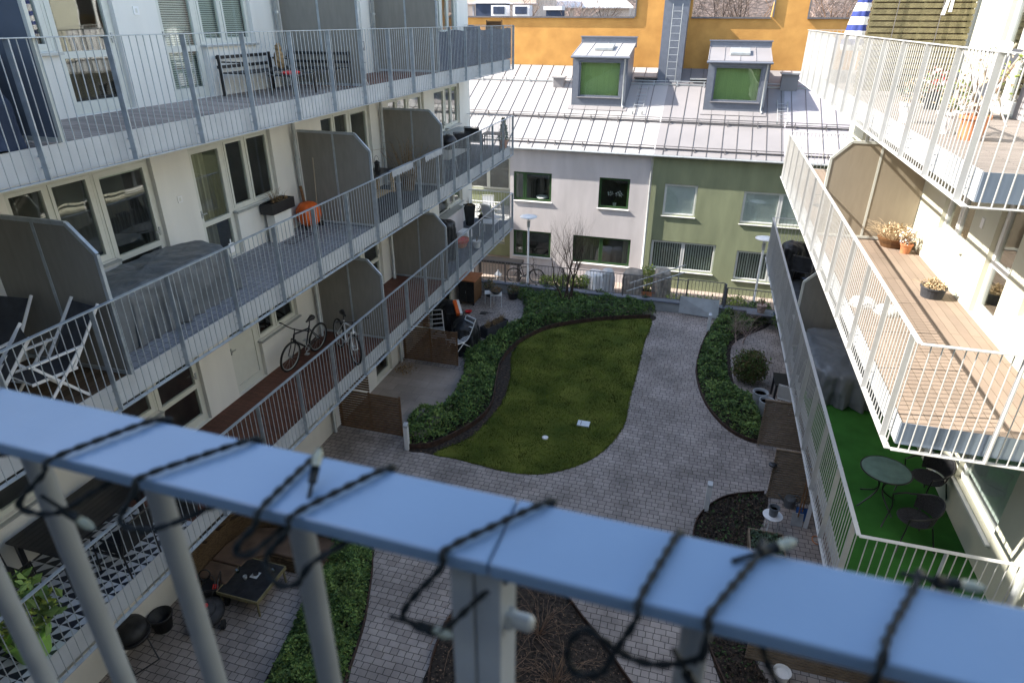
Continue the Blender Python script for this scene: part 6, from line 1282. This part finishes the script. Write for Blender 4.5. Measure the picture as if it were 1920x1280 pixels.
p = gz(1706, 475, RBb); potplant('terracotta pot with pale dried flowers at the wall beside the twig basket', (p.x - .1, p.y, RBb), .12, .2, 'terra', 110, .16, .16, .07, ('palebush', 'white'))
p = gz(1693, 440, RBb); potplant('white pot with blue and yellow flowers against the tan divider', (p.x, p.y, RBb), .14, .28, 'white', 90, .2, .12, .07, ('blue', 'leafy', 'palebush'))
metalchair('grey woven armchair behind the tan divider on the middle right balcony', (2.98, 16.4, RBb), math.radians(-60), 'charc', 'charc')
t = thing('white_basin', 'pair of overturned white basins on the sunlit deck by the railing', 'basin', (0, 0, 0)); b = MB(); b.lathe([(.22, 0), (.18, .1), (.1, .13), (0, .13)], (2.95, 11.35, RBb), 22); b.build('basin', 'white', t, smooth=True); b = MB(); b.lathe([(.2, 0), (.16, .1), (.1, .12), (0, .12)], (3.27, 11.1, RBb), 22); b.build('second_basin', 'white', t, smooth=True)
# top right balcony
LT = thing('lattice_screen', 'tall greenish timber slat screen standing across the top right balcony', 'screen', (3.65, 15.2, RA_)); b = MB(); z = RA_ + .1
while z < RA_ + 2.4: b.box(2.75, 15.19, z, 4.5, 15.21, z + .08); z += .105
b.build('slats', 'lat', LT); b = MB(); z = RA_ + .155
while z < RA_ + 2.4: b.box(2.75, 15.27, z, 4.5, 15.29, z + .07); z += .105
b.build('gap_shade_slats', 'slat', LT)  # rear layer added to darken the gaps, where only shadow lies
for x in (2.8, 3.65, 4.45): k = MB(); k.box(x - .025, 15.212, RA_, x + .025, 15.26, RA_ + 2.4); k.build('post', 'lat', LT)
for x in (3.2, 3.95): k = MB(); k.tube([(x, 15.16, RA_ + .05), (x, 15.16, RA_ + 1.9)], .008, 6); k.build('rod', 'seam', LT)
t = thing('ribbon', 'white ribbon hanging on the upper part of the timber slat screen', 'ribbon', (4.1, 15.1, 10.2)); b = MB(); b.poly([(4.02, 15.14, 10.75), (4.06, 15.14, 10.75), (4.0, 15.12, 10.2), (3.93, 15.12, 10.2)], (0, .006, 0)); b.poly([(4.05, 15.13, 10.75), (4.09, 15.13, 10.75), (4.10, 15.11, 10.25), (4.04, 15.11, 10.25)], (0, .006, 0)); b.build('ribbon', 'white', t)
U = thing('parasol', 'closed white and navy striped parasol behind the timber slat screen', 'parasol', (0, 0, 0)); px = gy(1612, 50, 17.5); b = MB(); b.tube([(px.x, 17.5, RA_), (px.x + .05, 17.5, RA_ + 2.6)], .02, 8); b.build('pole', 'white', U)
cn = MB(); prof = [(.26, 8.75 + .75), (.30, 9.62), (.275, 9.74), (.25, 9.90), (.235, 10.02), (.205, 10.18), (.19, 10.29), (.15, 10.45), (.135, 10.56), (.10, 10.72), (.08, 10.8), (.02, 11.1)]; n_ = 24
for i, (r0, z) in enumerate(prof):
    for k in range(n_): a = 2 * PI * k / n_; rr = r0 * (1 + .18 * math.cos(8 * a)); cn.v.append((px.x + .02 + rr * math.cos(a), 17.5 + rr * math.sin(a), z))
for i in range(len(prof) - 1):
    for k in range(n_): l = (k + 1) % n_; cn.f.append((i * n_ + k, i * n_ + l, (i + 1) * n_ + l, (i + 1) * n_ + k)); cn.m.append(i % 2)
M['stripe'] = mat('navy_stripe', (.03, .05, .22), .8, var=.05); cn.build('canopy', ['white', 'stripe'], U, smooth=True)
t = thing('privacy_sheet', 'plain white privacy sheets tied inside the far end of the top right railing', 'panel', (XR + .05, 21, RA_)); b = MB()
for y in (18.2, 19.45, 20.7, 21.95): b.box(XR + .045, y, RA_ + .08, XR + .055, y + 1.2, RA_ + .98)
b.build('sheet', 'white', t)
p = gz(1816, 262, RA_); potplant('orange terracotta pot with a big pale shrub on the top right balcony', (p.x, p.y, RA_), .17, .3, 'terra', 200, .40, .42, .06, ('palebush', 'leafy', 'white'), stems=9)
for (u, v, lb, mt, ms) in ((1772, 250, 'white tapered pot beside the terracotta pot', 'white', ('palebush', 'leaf3')), (1742, 205, 'dark planter with flowers in the middle of the top right deck', 'charc', ('leaf3', 'red', 'white')), (1700, 230, 'white planter with grey plants next to the top right railing', 'white', ('palebush', 'herb'))):
    p = gz(u, v, RA_); potplant(lb, (p.x, p.y, RA_), .15, .28, mt, 150, .2, .2, .07, ms)
p = gz(1880, 230, RA_); t = thing('deck_chair', 'grey canvas deck chair folded against the sunlit wall', 'chair', (0, 0, 0)); b = MB(); x, y = 4.2, 12.3
for s_ in (-.25, .25): b.tube([(x - .3, y + s_, RA_), (x + .2, y + s_, RA_ + 1.05)], .018, 6); b.tube([(x + .15, y + s_, RA_), (x - .15, y + s_, RA_ + .75)], .016, 6)
b.build('frame', 'dtan', t); b = MB(); b.poly([(x - .22, y - .23, RA_ + .2), (x + .16, y - .23, RA_ + .98), (x + .16, y + .23, RA_ + .98), (x - .22, y + .23, RA_ + .2)], (.01, 0, 0)); b.build('canvas', 'charc', t)
t = thing('drying_rack', 'white folding drying rack beside the shrub on the top right balcony', 'rack', (0, 0, 0)); b = MB(); x, y = 3.85, 11.6
for s_ in (-.35, .35): b.tube([(x - .3, y + s_, RA_), (x + .3, y + s_, RA_ + .95)], .012, 6); b.tube([(x + .3, y + s_, RA_), (x - .3, y + s_, RA_ + .95)], .012, 6)
for k in range(7): xx = x - .3 + k * .1; b.tube([(xx, y - .4, RA_ + .95), (xx, y + .4, RA_ + .95)], .007, 5)
b.build('frame', 'white', t); b = MB(); b.box(x - .2, y - .3, RA_ + .96, x + .1, y + .1, RA_ + 1.1); b.build('towels', 'white', t, bevel=.04)
